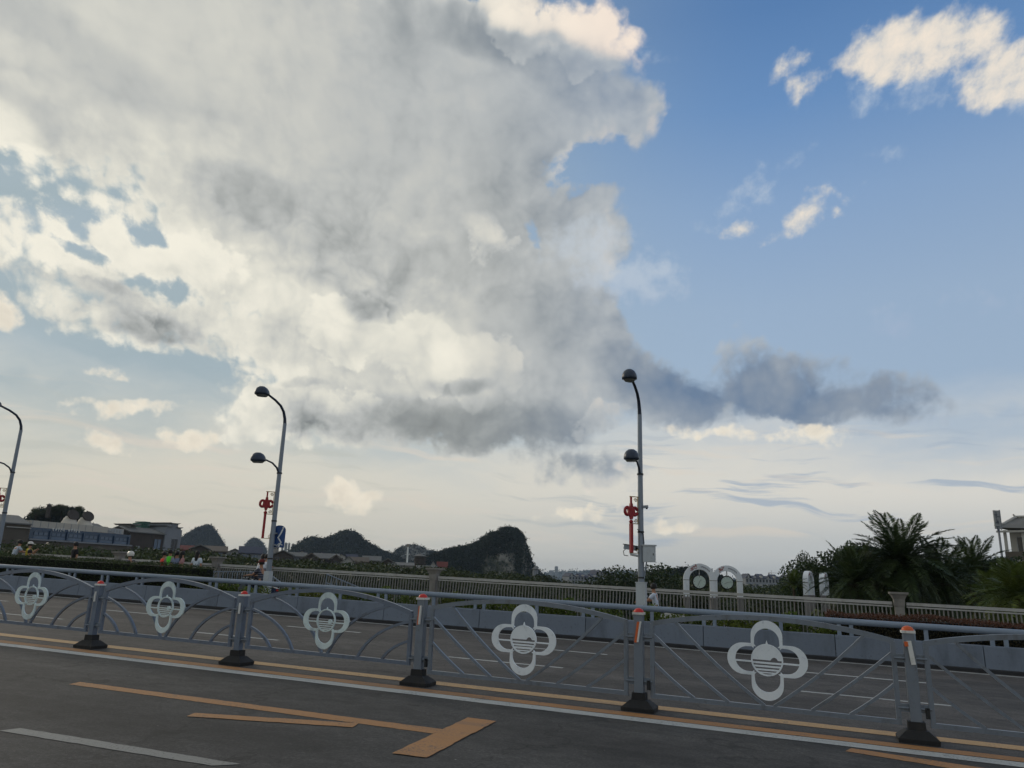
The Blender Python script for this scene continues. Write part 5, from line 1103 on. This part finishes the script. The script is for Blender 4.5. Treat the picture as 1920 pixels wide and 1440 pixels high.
p = at_d(763, 1057, 231); h = at_d(763, 1020, 231).z - p.z; t = thing('white_mast', 'slender white mast with a square lantern head above the village roofs', 'mast', (p.x, p.y, p.z - 3)); b = MB(); b.tube([(0, 0, 0), (0, 0, h + 2.4)], [.28, .22], 10); obj('shaft', b, M['white'], t); b = MB(); b.box((0, 0, h + 2.6), (.62, .62, .8)); obj('lantern_head', b, M['tower_b'], t); b = MB()
for a in range(4): b.beam((0, 0, h * .42 + 3), (.75 * math.cos(a * 1.57 + .5), .75 * math.sin(a * 1.57 + .5), h * .42 + 3.4), .08, .08)
obj('lamp_bracket', b, M['white'], t)
# tall blocks far behind
def block(name, label, u0, u1, vt, d, wl, rows, cols, steps=(), group=None, vb=None, windows=True, cat='tower block'):
    A, B = at_d(u0, vt, d), at_d(u1, vt, d); F = Facade(name, label, cat, A, B, -10, group); zt = A.z + 10; F.box('wall', M[wl], 0, F.len, 0, F.len * .8, 0, zt)
    for f0, f1, dv in steps: F.box('roof_block', M[wl], F.len * f0, F.len * f1, F.len * .1, F.len * .6, zt, zt + dv * d / 1420)
    zlo = (at_d(u0, vb, d).z + 10) if vb else zt * .5
    if windows:
        for i in range(rows):
            for j in range(cols):
                z = zlo + (zt - zlo) * (i + .25) / rows; x = F.len * (j + .22) / cols; F.box('window', M['darkpane'], x, x + F.len * .56 / cols, -.12, .02, z, z + (zt - zlo) * .5 / rows)
    return F
block('tower_block', 'buff stepped tower block behind the blue sign', 506, 526, 1000, 900, 'tower_b', 8, 4, ((.1, .3, 6), (.3, .75, 9)), None, 1030)
for u0, u1, v, lab in ((528.5, 532.5, 1018, 'thin pale tower block, leftmost of the four right of the blue sign'), (534, 539.5, 1018, 'white tower block, second right of the blue sign'), (540.5, 544.5, 1018.5, 'narrow tower block, third right of the blue sign'), (547, 554.5, 1020, 'dark fronted tower block, fourth right of the blue sign')): block('tower_block', lab, u0, u1, v, 1300, 'tower' if 'dark' not in lab else 'tower_b', 7, 2, ((.2, .6, 1.2),), 'small tower blocks right of the blue sign', 1032)
for u0, u1, v, lab in ((1029, 1038, 1070.5, 'faint pale tower block, left one of the far skyline'), (1040, 1046.5, 1063, 'tallest faint tower block of the far skyline'), (1054.5, 1060.5, 1071.5, 'faint tower block standing apart on the far skyline'), (1389, 1396, 1078.5, 'faint white tower block right of the clock arches')): block('skyline_tower', lab, u0, u1, v, 3400, 'tower', 9, 3, ((.1, .9, 1.5),), 'hazy towers on the skyline', 1090)
def apartments(label, u0, u1, vt, ve, d, cols, rows, sl='slate', vb=None):
    A, B = at_d(u0, ve, d), at_d(u1, ve + (u1 - u0) * .034, d * 1.02); F = Facade('apartment_row', label, 'building', A, B, -9, 'low apartment rows on the far right bank'); ze = A.z + 9; zr = at_d(u0, vt, d).z + 9; Ln = F.len
    F.box('wall', M['greywall'], 0, Ln, 0, 12, 0, ze); n = max(2, cols // 2)
    for k in range(n):
        xa, xb = Ln * k / n, Ln * (k + 1) / n; hh = zr - (1.2 if k % 2 else 0); F.gable('roof', M[sl], xa + .3, xb - .3, 0, 12, ze, hh, 'x' if k % 3 else 'y', .4)
        F.box('dormer', M['whitewall'], (xa * .7 + xb * .3), (xa * .45 + xb * .55), -.3, 4, ze - .2, ze + (hh - ze) * .55)
    zl = ze * .40
    for i in range(rows):
        for j in range(cols):
            x = Ln * (j + .15) / cols; z = zl + (ze - zl) * (i + .15) / rows; F.window(x, x + Ln * .62 / cols, z, z + (ze - zl) * .62 / rows, 0, 1, 'whitewall', 'darkpane')
    for j in range(0, cols, 2): F.box('balcony', M['whitewall'], Ln * (j + .1) / cols, Ln * (j + .8) / cols, -1.0, -.05, zl + (ze - zl) * .5, zl + (ze - zl) * .58)
apartments('low apartment row with slate roofs right of the round dark tree', 1067, 1122, 1074, 1080, 620, 10, 3)
apartments('taller apartment row with slate roofs left of the bushy tree', 1120, 1158, 1069, 1076, 660, 8, 3)
apartments('apartment row on the slope right of the right lamp pole', 1206, 1246, 1071, 1076, 600, 8, 3)
apartments('apartment row behind the two front clock arches', 1330, 1352, 1074, 1080, 600, 4, 3)
apartments('long apartment row with slate roofs right of the front clock arches', 1398, 1484, 1075, 1083, 560, 14, 3)
def crane(label, u, vt, d, jib, back):
    p = at_d(u, 1092, d); h = at_d(u, vt, d).z - p.z; t = thing('tower_crane', label, 'crane', (p.x, p.y, p.z - 8), R(15), 'tower cranes on the skyline'); m = d / 1420; b = MB()
    for dx in (-.5, .5):
        b.beam((dx * m * .8, 0, 0), (dx * m * .8, 0, h + 8), .35 * m, .35 * m, (1, 0, 0))
    obj('mast', b, M['tower_b'], t); b = MB(); b.beam((-back * m, 0, h + 8 - m), (jib * m, 0, h + 8 - m), .5 * m, .6 * m); obj('jib', b, M['tower_b'], t); b = MB(); b.beam((0, 0, h + 8), (0, 0, h + 8 + 3.5 * m), .5 * m, .5 * m, (1, 0, 0)); obj('mast_head', b, M['tower_b'], t)
    b = MB(); b.box((-back * m + m, 0, h + 8 - 2.2 * m), (2.2 * m, 1.2 * m, 2 * m)); obj('counterweight', b, M['tower_b'], t)
crane('faint tower crane left of the bushy tree', 1148.5, 1064, 700, 15, 6); crane('faint tower crane above the long apartment row', 1447, 1073, 620, 22, 5)
# tiled building on the right and its tall sign
A, B = at_d(1876, 1000, 92), at_d(1990, 1010, 91); gz = ground_z(A.x, A.y)
F = Facade('tiled_roof_building', 'white building with dark tiled upswept roof and balconies at the right edge', 'building', A, B, gz); Ln = F.len; ze = zz(1890, 994, 93) - gz; zr = zz(1890, 974, 96) - gz
F.box('wall', M['whitewall'], .5, Ln, 1.2, 6, 0, ze); b = MB(); b.add([(-.1, -.8, ze + .15), (Ln, -.6, ze - .1), (Ln, 6.6, ze - .1), (-.1, 6.6, ze + .15), (1.0, 2.4, zr), (Ln, 2.4, zr), (Ln, 3.6, zr), (1.0, 3.6, zr)], [(0, 1, 5, 4), (1, 2, 6, 5), (2, 3, 7, 6), (3, 0, 4, 7), (4, 5, 6, 7), (3, 2, 1, 0)]); obj('roof', b, M['roof'], F.t)
b = MB(); b.tube([(-.2, -.9, ze + .35), (.3, .4, ze + .6), (1.0, 2.3, zr + .05), (.8, 2.3, zr + .35)], [.1, .14, .16, .08], 6); b.tube([(1.0, 2.4, zr + .1), (Ln, 2.4, zr + .1)], .14, 6); obj('roof_ridge', b, M['whitewall'], F.t); F.box('eave_board', M['whitewall'], -.2, Ln, -.7, -.5, ze - .35, ze - .15)
for fl in range(2):
    z = ze - 3.0 - 3.1 * fl; F.box('balcony_slab', M['whitewall'], .3, 3.6, -.5, 1.2, z - .2, z); F.box('balcony_wall', M['brick'], .3, 3.6, -.5, -.35, z, z + .8)
    for x in (.45, 2.0, 3.5): F.box('column', M['whitewall'], x - .12, x + .12, -.45, -.2, z, z + 2.9)
    F.window(1.1, 1.9, z + .3, z + 2.3, 1.2, 1, 'frame', 'darkpane'); F.window(2.3, 3.3, z + .3, z + 2.3, 1.2, 2, 'frame', 'darkpane'); F.window(4.6, 5.6, z + .9, z + 2.1, 1.2, 2, 'frame', 'darkpane')
F.box('air_conditioner', M['frame'], 4.2, 4.9, .9, 1.2, ze - 2.3, ze - 1.8)
F.box('low_wing', M['whitewall'], 2.0, Ln, -4.0, 1.2, 0, zz(1890, 1078, 90) - gz)
p0, p1 = at_d(1874, 1010, 88), at_d(1870, 957, 88); t = thing('tall_sign', 'tall narrow vertical sign board with cut out symbols beside the tiled building', 'sign', (p0.x, p0.y, gz), R(24)); h1 = p1.z - gz; h0 = zz(1870, 992, 88) - gz
b = MB(); b.box((0, 0, (h0 + h1) / 2), (.62, .10, h1 - h0)); obj('sign_board', b, M['tower'], t); b = MB(); b.box((.34, .0, (h0 + h1) / 2), (.06, .14, h1 - h0 + .1)); b.beam((.1, .1, 0), (.1, .1, h0 + .3), .14, .14, (1, 0, 0)); obj('sign_frame', b, M['greywall'], t)
b = MB(); rc = random.Random(8)
for k in range(3):
    zc = h1 - .5 - k * .62
    for q in range(4): b.box((rc.uniform(-.12, .12), -.056, zc + rc.uniform(-.18, .18)), ((.30, .02, .06) if q % 2 else (.06, .02, .36)))
obj('sign_symbols', b, M['slate'], t)
# ================================================================== people and scooters
SK = [mat('skin', (172, 128, 102), .6, 0, .06, 6), mat('tanned skin', (150, 108, 84), .6, 0, .06, 6)]
CLM = {}
def cloth(rgb, stripes=None):
    key = (rgb, stripes)
    if key in CLM: return CLM[key]
    m = mat('cloth', rgb, .85, 0, .12, 9, bump=.15, bscale=25)
    if stripes:
        t = NT(m.node_tree); b = m.node_tree.nodes['Principled BSDF']; sp = t.n('ShaderNodeSeparateXYZ'); t.put(sp.inputs[0], t.n('ShaderNodeTexCoord').outputs['Object'])
        if stripes[0] == 'check': s = t.math('MULTIPLY', t.math('SINE', t.math('MULTIPLY', sp.outputs[0], 150)), t.math('SINE', t.math('MULTIPLY', sp.outputs[2], 150)))
        else: s = t.math('SINE', t.math('MULTIPLY', sp.outputs[2], 78))
        old = b.inputs['Base Color'].links[0].from_socket; t.put(b.inputs['Base Color'], t.mix(t.math('GREATER_THAN', s, .25 if stripes[0] != 'check' else .1), old, (*lin(stripes[1]), 1)))
    CLM[key] = m; return m
HAIR = mat('black hair', (22, 19, 18), .55, 0, .2, 14, bump=.3, bscale=40)
def skin_mesh(name, verts, edges, rad, mat_, parent, lv=1):
    me = bpy.data.meshes.new(name); me.from_pydata([tuple(v) for v in verts], edges, []); me.materials.append(mat_)
    o = link(name, me, parent); md = o.modifiers.new('skin', 'SKIN'); md.use_smooth_shade = True
    for i, r in enumerate(rad): me.skin_vertices[0].data[i].radius = (r, r) if not hasattr(r, '__len__') else r
    for d in me.skin_vertices[0].data: d.use_root = False
    me.skin_vertices[0].data[0].use_root = True
    sb = o.modifiers.new('subdivision', 'SUBSURF'); sb.levels = lv; sb.render_levels = lv
    return o
def person(label, loc, H, rotz, pose='stand', top=(200, 200, 200), legs=(50, 54, 66), hair='short', hat=None, skin=0, stripes=None, vest=None, group=None):
    """one continuous figure; faces +y before rotz; z=0 under the feet"""
    t = thing('person', label, 'person', loc, rotz, group); s = H / 1.70
    V = Vector; J = {}
    lean = {'stand': .02, 'lean': .34, 'phone': .05, 'ride': .14, 'sitlean': .10}[pose]; seated = pose in ('ride', 'sitlean')
    hip = V((0, 0, .90)) if not seated else V((0, 0, .76)); up = V((0, math.sin(lean), math.cos(lean)))
    J['pel'] = hip; J['wst'] = hip + up * .16; J['chest'] = hip + up * .38; J['neck'] = hip + up * .52; hd = (up + V((0, .0, .55))).normalized(); J['chin'] = J['neck'] + hd * .08; J['head'] = J['neck'] + hd * .18; J['crown'] = J['neck'] + hd * .245
    for n, x in (('L', -1), ('R', 1)):
        J['sh' + n] = J['chest'] + V((x * .165, 0, .085)); J['hip' + n] = hip + V((x * .085, 0, -.04))
        if pose == 'lean': el, ha = J['sh' + n] + V((x * .05, .17, -.19)), J['sh' + n] + V((-x * .03, .36, -.16))
        elif pose == 'phone': el, ha = J['sh' + n] + V((x * .05, .13, -.20)), J['sh' + n] + V((-x * .08, .30, -.02))
        elif pose == 'ride': el, ha = J['sh' + n] + V((x * .07, .18, -.20)), J['sh' + n] + V((x * .09, .45, -.22))
        else: el, ha = J['sh' + n] + V((x * .06, -.02, -.28)), J['sh' + n] + V((x * .05, .08, -.50))
        J['el' + n], J['wr' + n] = el, ha; d = (ha - el).normalized(); J['palm' + n] = ha + d * .055
        sd = d.cross(V((0, 0, 1))).normalized(); dn = sd.cross(d)
        for f in range(4): J['f%d%s' % (f, n)] = J['palm' + n] + d * (.055 + .012 * (f in (1, 2))) + sd * ((f - 1.5) * .019) - dn * .012; J['g%d%s' % (f, n)] = J['f%d%s' % (f, n)] + d * .022 - dn * .028
        J['th' + n] = J['wr' + n] + d * .03 - sd * (x * -.038); J['tt' + n] = J['th' + n] + d * .035 - sd * (x * -.012)
        if seated: J['kn' + n], J['an' + n] = V((x * .11, .42, .70)), V((x * .10, .40, .30))
        else: J['kn' + n], J['an' + n] = V((x * .09, .03, .49)), V((x * .095, 0, .08))
        J['toe' + n] = J['an' + n] + V((0, .15, -.05))
    nose = J['head'] + V((0, .098, -.01)); J['nose'] = nose
    rad = dict(pel=(.135, .10), wst=(.115, .085), chest=(.14, .10), neck=.052, chin=(.058, .066), head=(.074, .09), crown=(.055, .066), nose=.014)
    for n in 'LR': rad.update({'sh' + n: .056, 'el' + n: .041, 'wr' + n: .027, 'palm' + n: (.03, .018), 'hip' + n: .085, 'kn' + n: .055, 'an' + n: .038, 'toe' + n: .035, 'th' + n: .012, 'tt' + n: .009}); rad.update({'%s%d%s' % (q, f, n): .0085 for q in 'fg' for f in range(4)})
    E = [('pel', 'wst'), ('wst', 'chest'), ('chest', 'neck'), ('neck', 'chin'), ('chin', 'head'), ('head', 'crown'), ('head', 'nose')]
    for n in 'LR': E += [('chest', 'sh' + n), ('sh' + n, 'el' + n), ('el' + n, 'wr' + n), ('wr' + n, 'palm' + n), ('wr' + n, 'th' + n), ('th' + n, 'tt' + n), ('pel', 'hip' + n), ('hip' + n, 'kn' + n), ('kn' + n, 'an' + n), ('an' + n, 'toe' + n)] + [('palm' + n, 'f%d%s' % (f, n)) for f in range(4)] + [('f%d%s' % (f, n), 'g%d%s' % (f, n)) for f in range(4)]
    def sub(name, keys, edges, grow, mt, lv=1):
        ks = list(keys); ix = {k: i for i, k in enumerate(ks)}; rr = []
        for k in ks:
            r = rad[k]; r = tuple(q + grow for q in r) if hasattr(r, '__len__') else r + grow
            rr.append(tuple(q * s for q in r) if hasattr(r, '__len__') else r * s)
        return skin_mesh(name, [J[k] * s for k in ks], [(ix[a], ix[b]) for a, b in edges if a in ix and b in ix], rr, mt, t, lv)
    sub('body', ['pel'] + [k for k in J if k != 'pel'], E, 0, SK[skin])
    rad2 = dict(rad); J2 = dict(J)
    for n in 'LR': J['sl' + n] = J['sh' + n].lerp(J['el' + n], .72); rad['sl' + n] = .052
    J['nk'] = J['chest'].lerp(J['neck'], .72); rad['nk'] = (.07, .06)
    sub('shirt', ['chest', 'pel', 'wst', 'nk', 'shL', 'shR', 'slL', 'slR'], [('pel', 'wst'), ('wst', 'chest'), ('chest', 'nk'), ('chest', 'shL'), ('chest', 'shR'), ('shL', 'slL'), ('shR', 'slR')], .016, cloth(top, stripes))
    sub('trousers', ['pel', 'hipL', 'hipR', 'knL', 'knR', 'anL', 'anR'], [('pel', 'hipL'), ('pel', 'hipR'), ('hipL', 'knL'), ('hipR', 'knR'), ('knL', 'anL'), ('knR', 'anR')], .02, cloth(legs))
    for n in 'LR': b = MB(); b.box((J['an' + n] + V((0, .05, -.035))) * s, (.085 * s, .25 * s, .075 * s), None, .8); obj('shoe', b, cloth((54, 50, 50)), t)
    if vest: 
        b = MB(); b.lathe([(.135, -.22), (.148, -.05), (.150, .08), (.10, .15)], 12, (0, 0, 0), 1, .74); b.xf(Matrix.Translation((J['chest'] + V((0, 0, .0))) * s) @ Matrix.Rotation(-lean, 4, 'X') @ Matrix.Scale(s, 4)); obj('vest', b, cloth(vest), t)
    hc = J['head'] * s; mt = Matrix.Translation(hc) @ Matrix.Rotation(-lean * .5, 4, 'X') @ Matrix.Scale(s, 4)
    h = MB(); prof = [(.093, -.055), (.100, -.01), (.099, .04), (.083, .085), (.05, .112), (.004, .122)]
    h.lathe(prof, 14, (0, -.014, 0), .93, 1.08); h.xf(mt); obj('hair', h, HAIR, t)
    if hair == 'long': h = MB(); h.lathe([(.03, -.36), (.075, -.30), (.088, -.15), (.085, 0)], 12, (0, -.055, 0), 1.05, .6); h.xf(mt); obj('long_hair', h, HAIR, t)
    if hair == 'tail': h = MB(); h.tube([(0, -.09, .03), (0, -.15, -.02), (0, -.145, -.14), (0, -.11, -.26)], [.022, .03, .026, .006], 8); h.xf(mt); obj('ponytail', h, HAIR, t)
    for x in (-1, 1): h = MB(); h.ball((x * .031, .083, .012), .011, 8, 5); h.xf(mt); obj('eye', h, M['black'], t)
    h = MB(); h.box((0, .088, -.048), (.042, .012, .009)); h.xf(mt); obj('mouth', h, cloth((130, 70, 64)), t)
    if hat:
        kind, rgb = hat; h = MB()
        if kind == 'cap': h.lathe([(.108, .03), (.110, .06), (.09, .12), (.045, .145), (.004, .15)], 14, (0, -.01, 0), .95, 1.1); h.box((0, .145, .035), (.15, .12, .012), (R(-10), 0, 0)); h.xf(mt); obj('cap', h, cloth(rgb), t)
        else: h.lathe([(.118, -.04), (.135, .03), (.125, .09), (.085, .145), (.004, .165)], 16, (0, -.01, 0), .95, 1.12); h.xf(mt); obj('helmet', h, mat('helmet shell', rgb, .25, 0, .05, 4, coat=.5), t)
    return t
TYRE = M['rubber']
def scooter(label, loc, rotz, col, accent=None, sc=.9):
    t = thing('electric_scooter', label, 'scooter', loc, rotz, 'electric scooters on the footway', sc); mc = mat('scooter panel', col, .3, 0, .08, 4, coat=.4)
    for y in (-.58, .62):
        b = MB(); b.tube([(0, y + .19 * math.cos(a), .22 + .19 * math.sin(a)) for a in [2 * math.pi * i / 20 for i in range(21)]], .045, 8, False); w = obj('tyre', b, TYRE, t)
        b = MB(); b.tube([(-.04, y, .22), (.04, y, .22)], .12, 14); obj('rim', b, M['dark_metal'], w)
    b = MB(); b.prism([(-.80, .42), (-.86, .62), (-.30, .72), (-.12, .66), (-.08, .34), (-.30, .26)], -.13, .13, 'x'); obj('rear_body', b, mc, t)
    b = MB(); b.box((0, .12, .28), (.26, .46, .07)); obj('foot_board', b, mc, t)
    b = MB(); b.prism([(.34, .26), (.30, .40), (.42, .92), (.52, .95), (.60, .55), (.50, .30)], -.15, .15, 'x'); obj('leg_shield', b, mc, t)
    b = MB(); b.tube([(0, .62, .24), (0, .54, .55), (0, .45, .98)], .028, 8); obj('fork', b, M['dark_metal'], t)
    b = MB(); b.box((0, -.45, .755), (.25, .62, .09), (R(4), 0, 0), .88); obj('seat', b, M['black'], t)
    b = MB(); b.tube([(-.33, .34, 1.02), (-.12, .42, 1.0), (.12, .42, 1.0), (.33, .34, 1.02)], .017, 8); obj('handlebar', b, M['dark_metal'], t)
    for x in (-1, 1):
        b = MB(); b.tube([(x * .22, .40, 1.02), (x * .27, .42, 1.14)], .008, 6); m_ = obj('mirror', b, M['dark_metal'], t); g = MB(); g.ball((x * .28, .41, 1.19), .055, 10, 6, (1.15, .3, .8)); obj('mirror_glass', g, M['pole'], m_)
    b = MB(); b.ball((0, .56, .86), .07, 10, 6, (1.2, .6, 1)); obj('headlight', b, M['white_pl'], t)
    if accent: b = MB(); b.box((0, .68, .72), (.30, .24, .20), None, 1.15); obj('basket', b, mat('basket', accent, .5, 0, .1, 5), t)
    b = MB(); b.box((0, -.84, .56), (.12, .04, .07)); obj('tail_light', b, M['red_cap'], t); return t
def floor_at(u, y):
    r = ray(u, 1090); x = r.x / r.y * y; return Vector((x, y, deck(x) + (.154 if y >= 24.95 else .016)))
def stand(u, vtop, y, label, rotz, pose, seated=False, **kw):
    p = floor_at(u, y); top = at_y(u, vtop, y).z - p.z; lean = {'lean': 1.60, 'ride': 1.47, 'sitlean': 1.48}.get(pose, 1.69)
    H = 1.70 * top / lean; return person(label, p, max(1.0, min(1.9, H)), rotz, pose, **kw)
away = 0.0
stand(15, 1015, 25.45, 'person in white checked shirt leaning over the railing at the left edge', R(-15), 'lean', top=(196, 206, 216), legs=(168, 160, 146), stripes=('check', (120, 134, 156)))
stand(43, 1017, 25.5, 'person in yellow top and white cap raising a phone at the railing', R(-60), 'phone', top=(196, 176, 60), hat=('cap', (220, 216, 208)), legs=(46, 46, 50))
pb = floor_at(47, 23.4); person('person in plain black shirt astride a scooter, in front of the yellow top', pb, 1.62, R(80), 'sitlean', top=(30, 30, 34), legs=(36, 38, 46)); scooter('dark scooter under the rider in black near the left edge', pb, R(80), (60, 60, 66))
stand(131, 1017, 25.35, 'person in black clothes leaning back on the railing near the granite pillar', R(165), 'stand', top=(28, 27, 30), legs=(30, 30, 34))
p = floor_at(240, 23.6); stand(240, 1040, 23.6, 'scooter rider in white helmet, showing just above the clipped hedge', R(88), 'ride', top=(90, 90, 96), hat=('helmet', (214, 210, 200))); scooter('grey scooter of the rider in the white helmet', p, R(88), (150, 152, 156))
stand(301, 1035, 25.05, 'child in red orange top, leftmost of the group above the hedge', R(-20), 'stand', top=(220, 60, 44), group=None)
stand(312, 1031, 25.0, 'person in beige shirt with bright green vest in the group above the hedge', R(10), 'stand', top=(150, 140, 122), vest=(96, 214, 60))
stand(325, 1034, 24.97, 'person in blue grey shirt with ponytail in the group above the hedge', R(5), 'stand', top=(120, 130, 156), hair='tail')
stand(335, 1034, 25.0, 'person in pink and grey top, rightmost of the group above the hedge', R(-30), 'stand', top=(176, 132, 132), hair='long')
stand(364, 1033, 24.98, 'person in white shirt with long black hair standing beside a white scooter', R(8), 'stand', top=(198, 208, 216), legs=(110, 130, 160), hair='long')
scooter('white scooter beside the person with long black hair', floor_at(352, 24.2), R(70), (200, 204, 208))
stand(480, 1042, 25.3, 'person in white shirt with long hair at the railing left of the lamp pole', R(-35), 'lean', top=(206, 212, 222), hair='long')
stand(496, 1040, 25.2, 'person in pale shirt with short dark hair right behind the left lamp pole', R(-25), 'stand', top=(198, 204, 216), legs=(40, 42, 50))
p = floor_at(492, 23.6); stand(490, 1055, 23.6, 'scooter rider in striped dark shirt and red cap beside the left lamp pole', R(84), 'ride', top=(44, 46, 58), stripes=('bands', (112, 114, 126)), hat=('cap', (104, 42, 42))); scooter('dark blue scooter of the rider in the red cap', p, R(84), (52, 62, 86))
scooter('parked scooter with round mirrors left of the rider in the red cap', floor_at(446, 24.6), R(0), (40, 44, 52))
p = floor_at(1233, 23.6); stand(1230, 1100, 23.6, 'woman in white t shirt riding a scooter past the right lamp pole', R(88), 'ride', top=(206, 214, 226), hair='short', legs=(70, 74, 90)); scooter('orange and white scooter ridden by the woman in white', p, R(88), (206, 204, 198), (214, 132, 40), .9)
# ================================================================== air
HAZE = True
if HAZE:
    hz_b = MB(); hz_b.box((0, 2500, 55), (13000, 7000, 150)); me = hz_b.mesh('haze', M['white']); me.materials.clear()
    hm = bpy.data.materials.new('haze air'); hm.use_nodes = True; ht = hm.node_tree; ht.nodes.clear(); pvn = ht.nodes.new('ShaderNodeVolumePrincipled'); pvn.inputs['Color'].default_value = (.62, .78, 1.0, 1); pvn.inputs['Density'].default_value = 0.0001; pvn.inputs['Anisotropy'].default_value = .2
    ho = ht.nodes.new('ShaderNodeOutputMaterial'); ht.links.new(pvn.outputs[0], ho.inputs['Volume']); me.materials.append(hm); o = link('haze', me); o['kind'] = 'stuff'
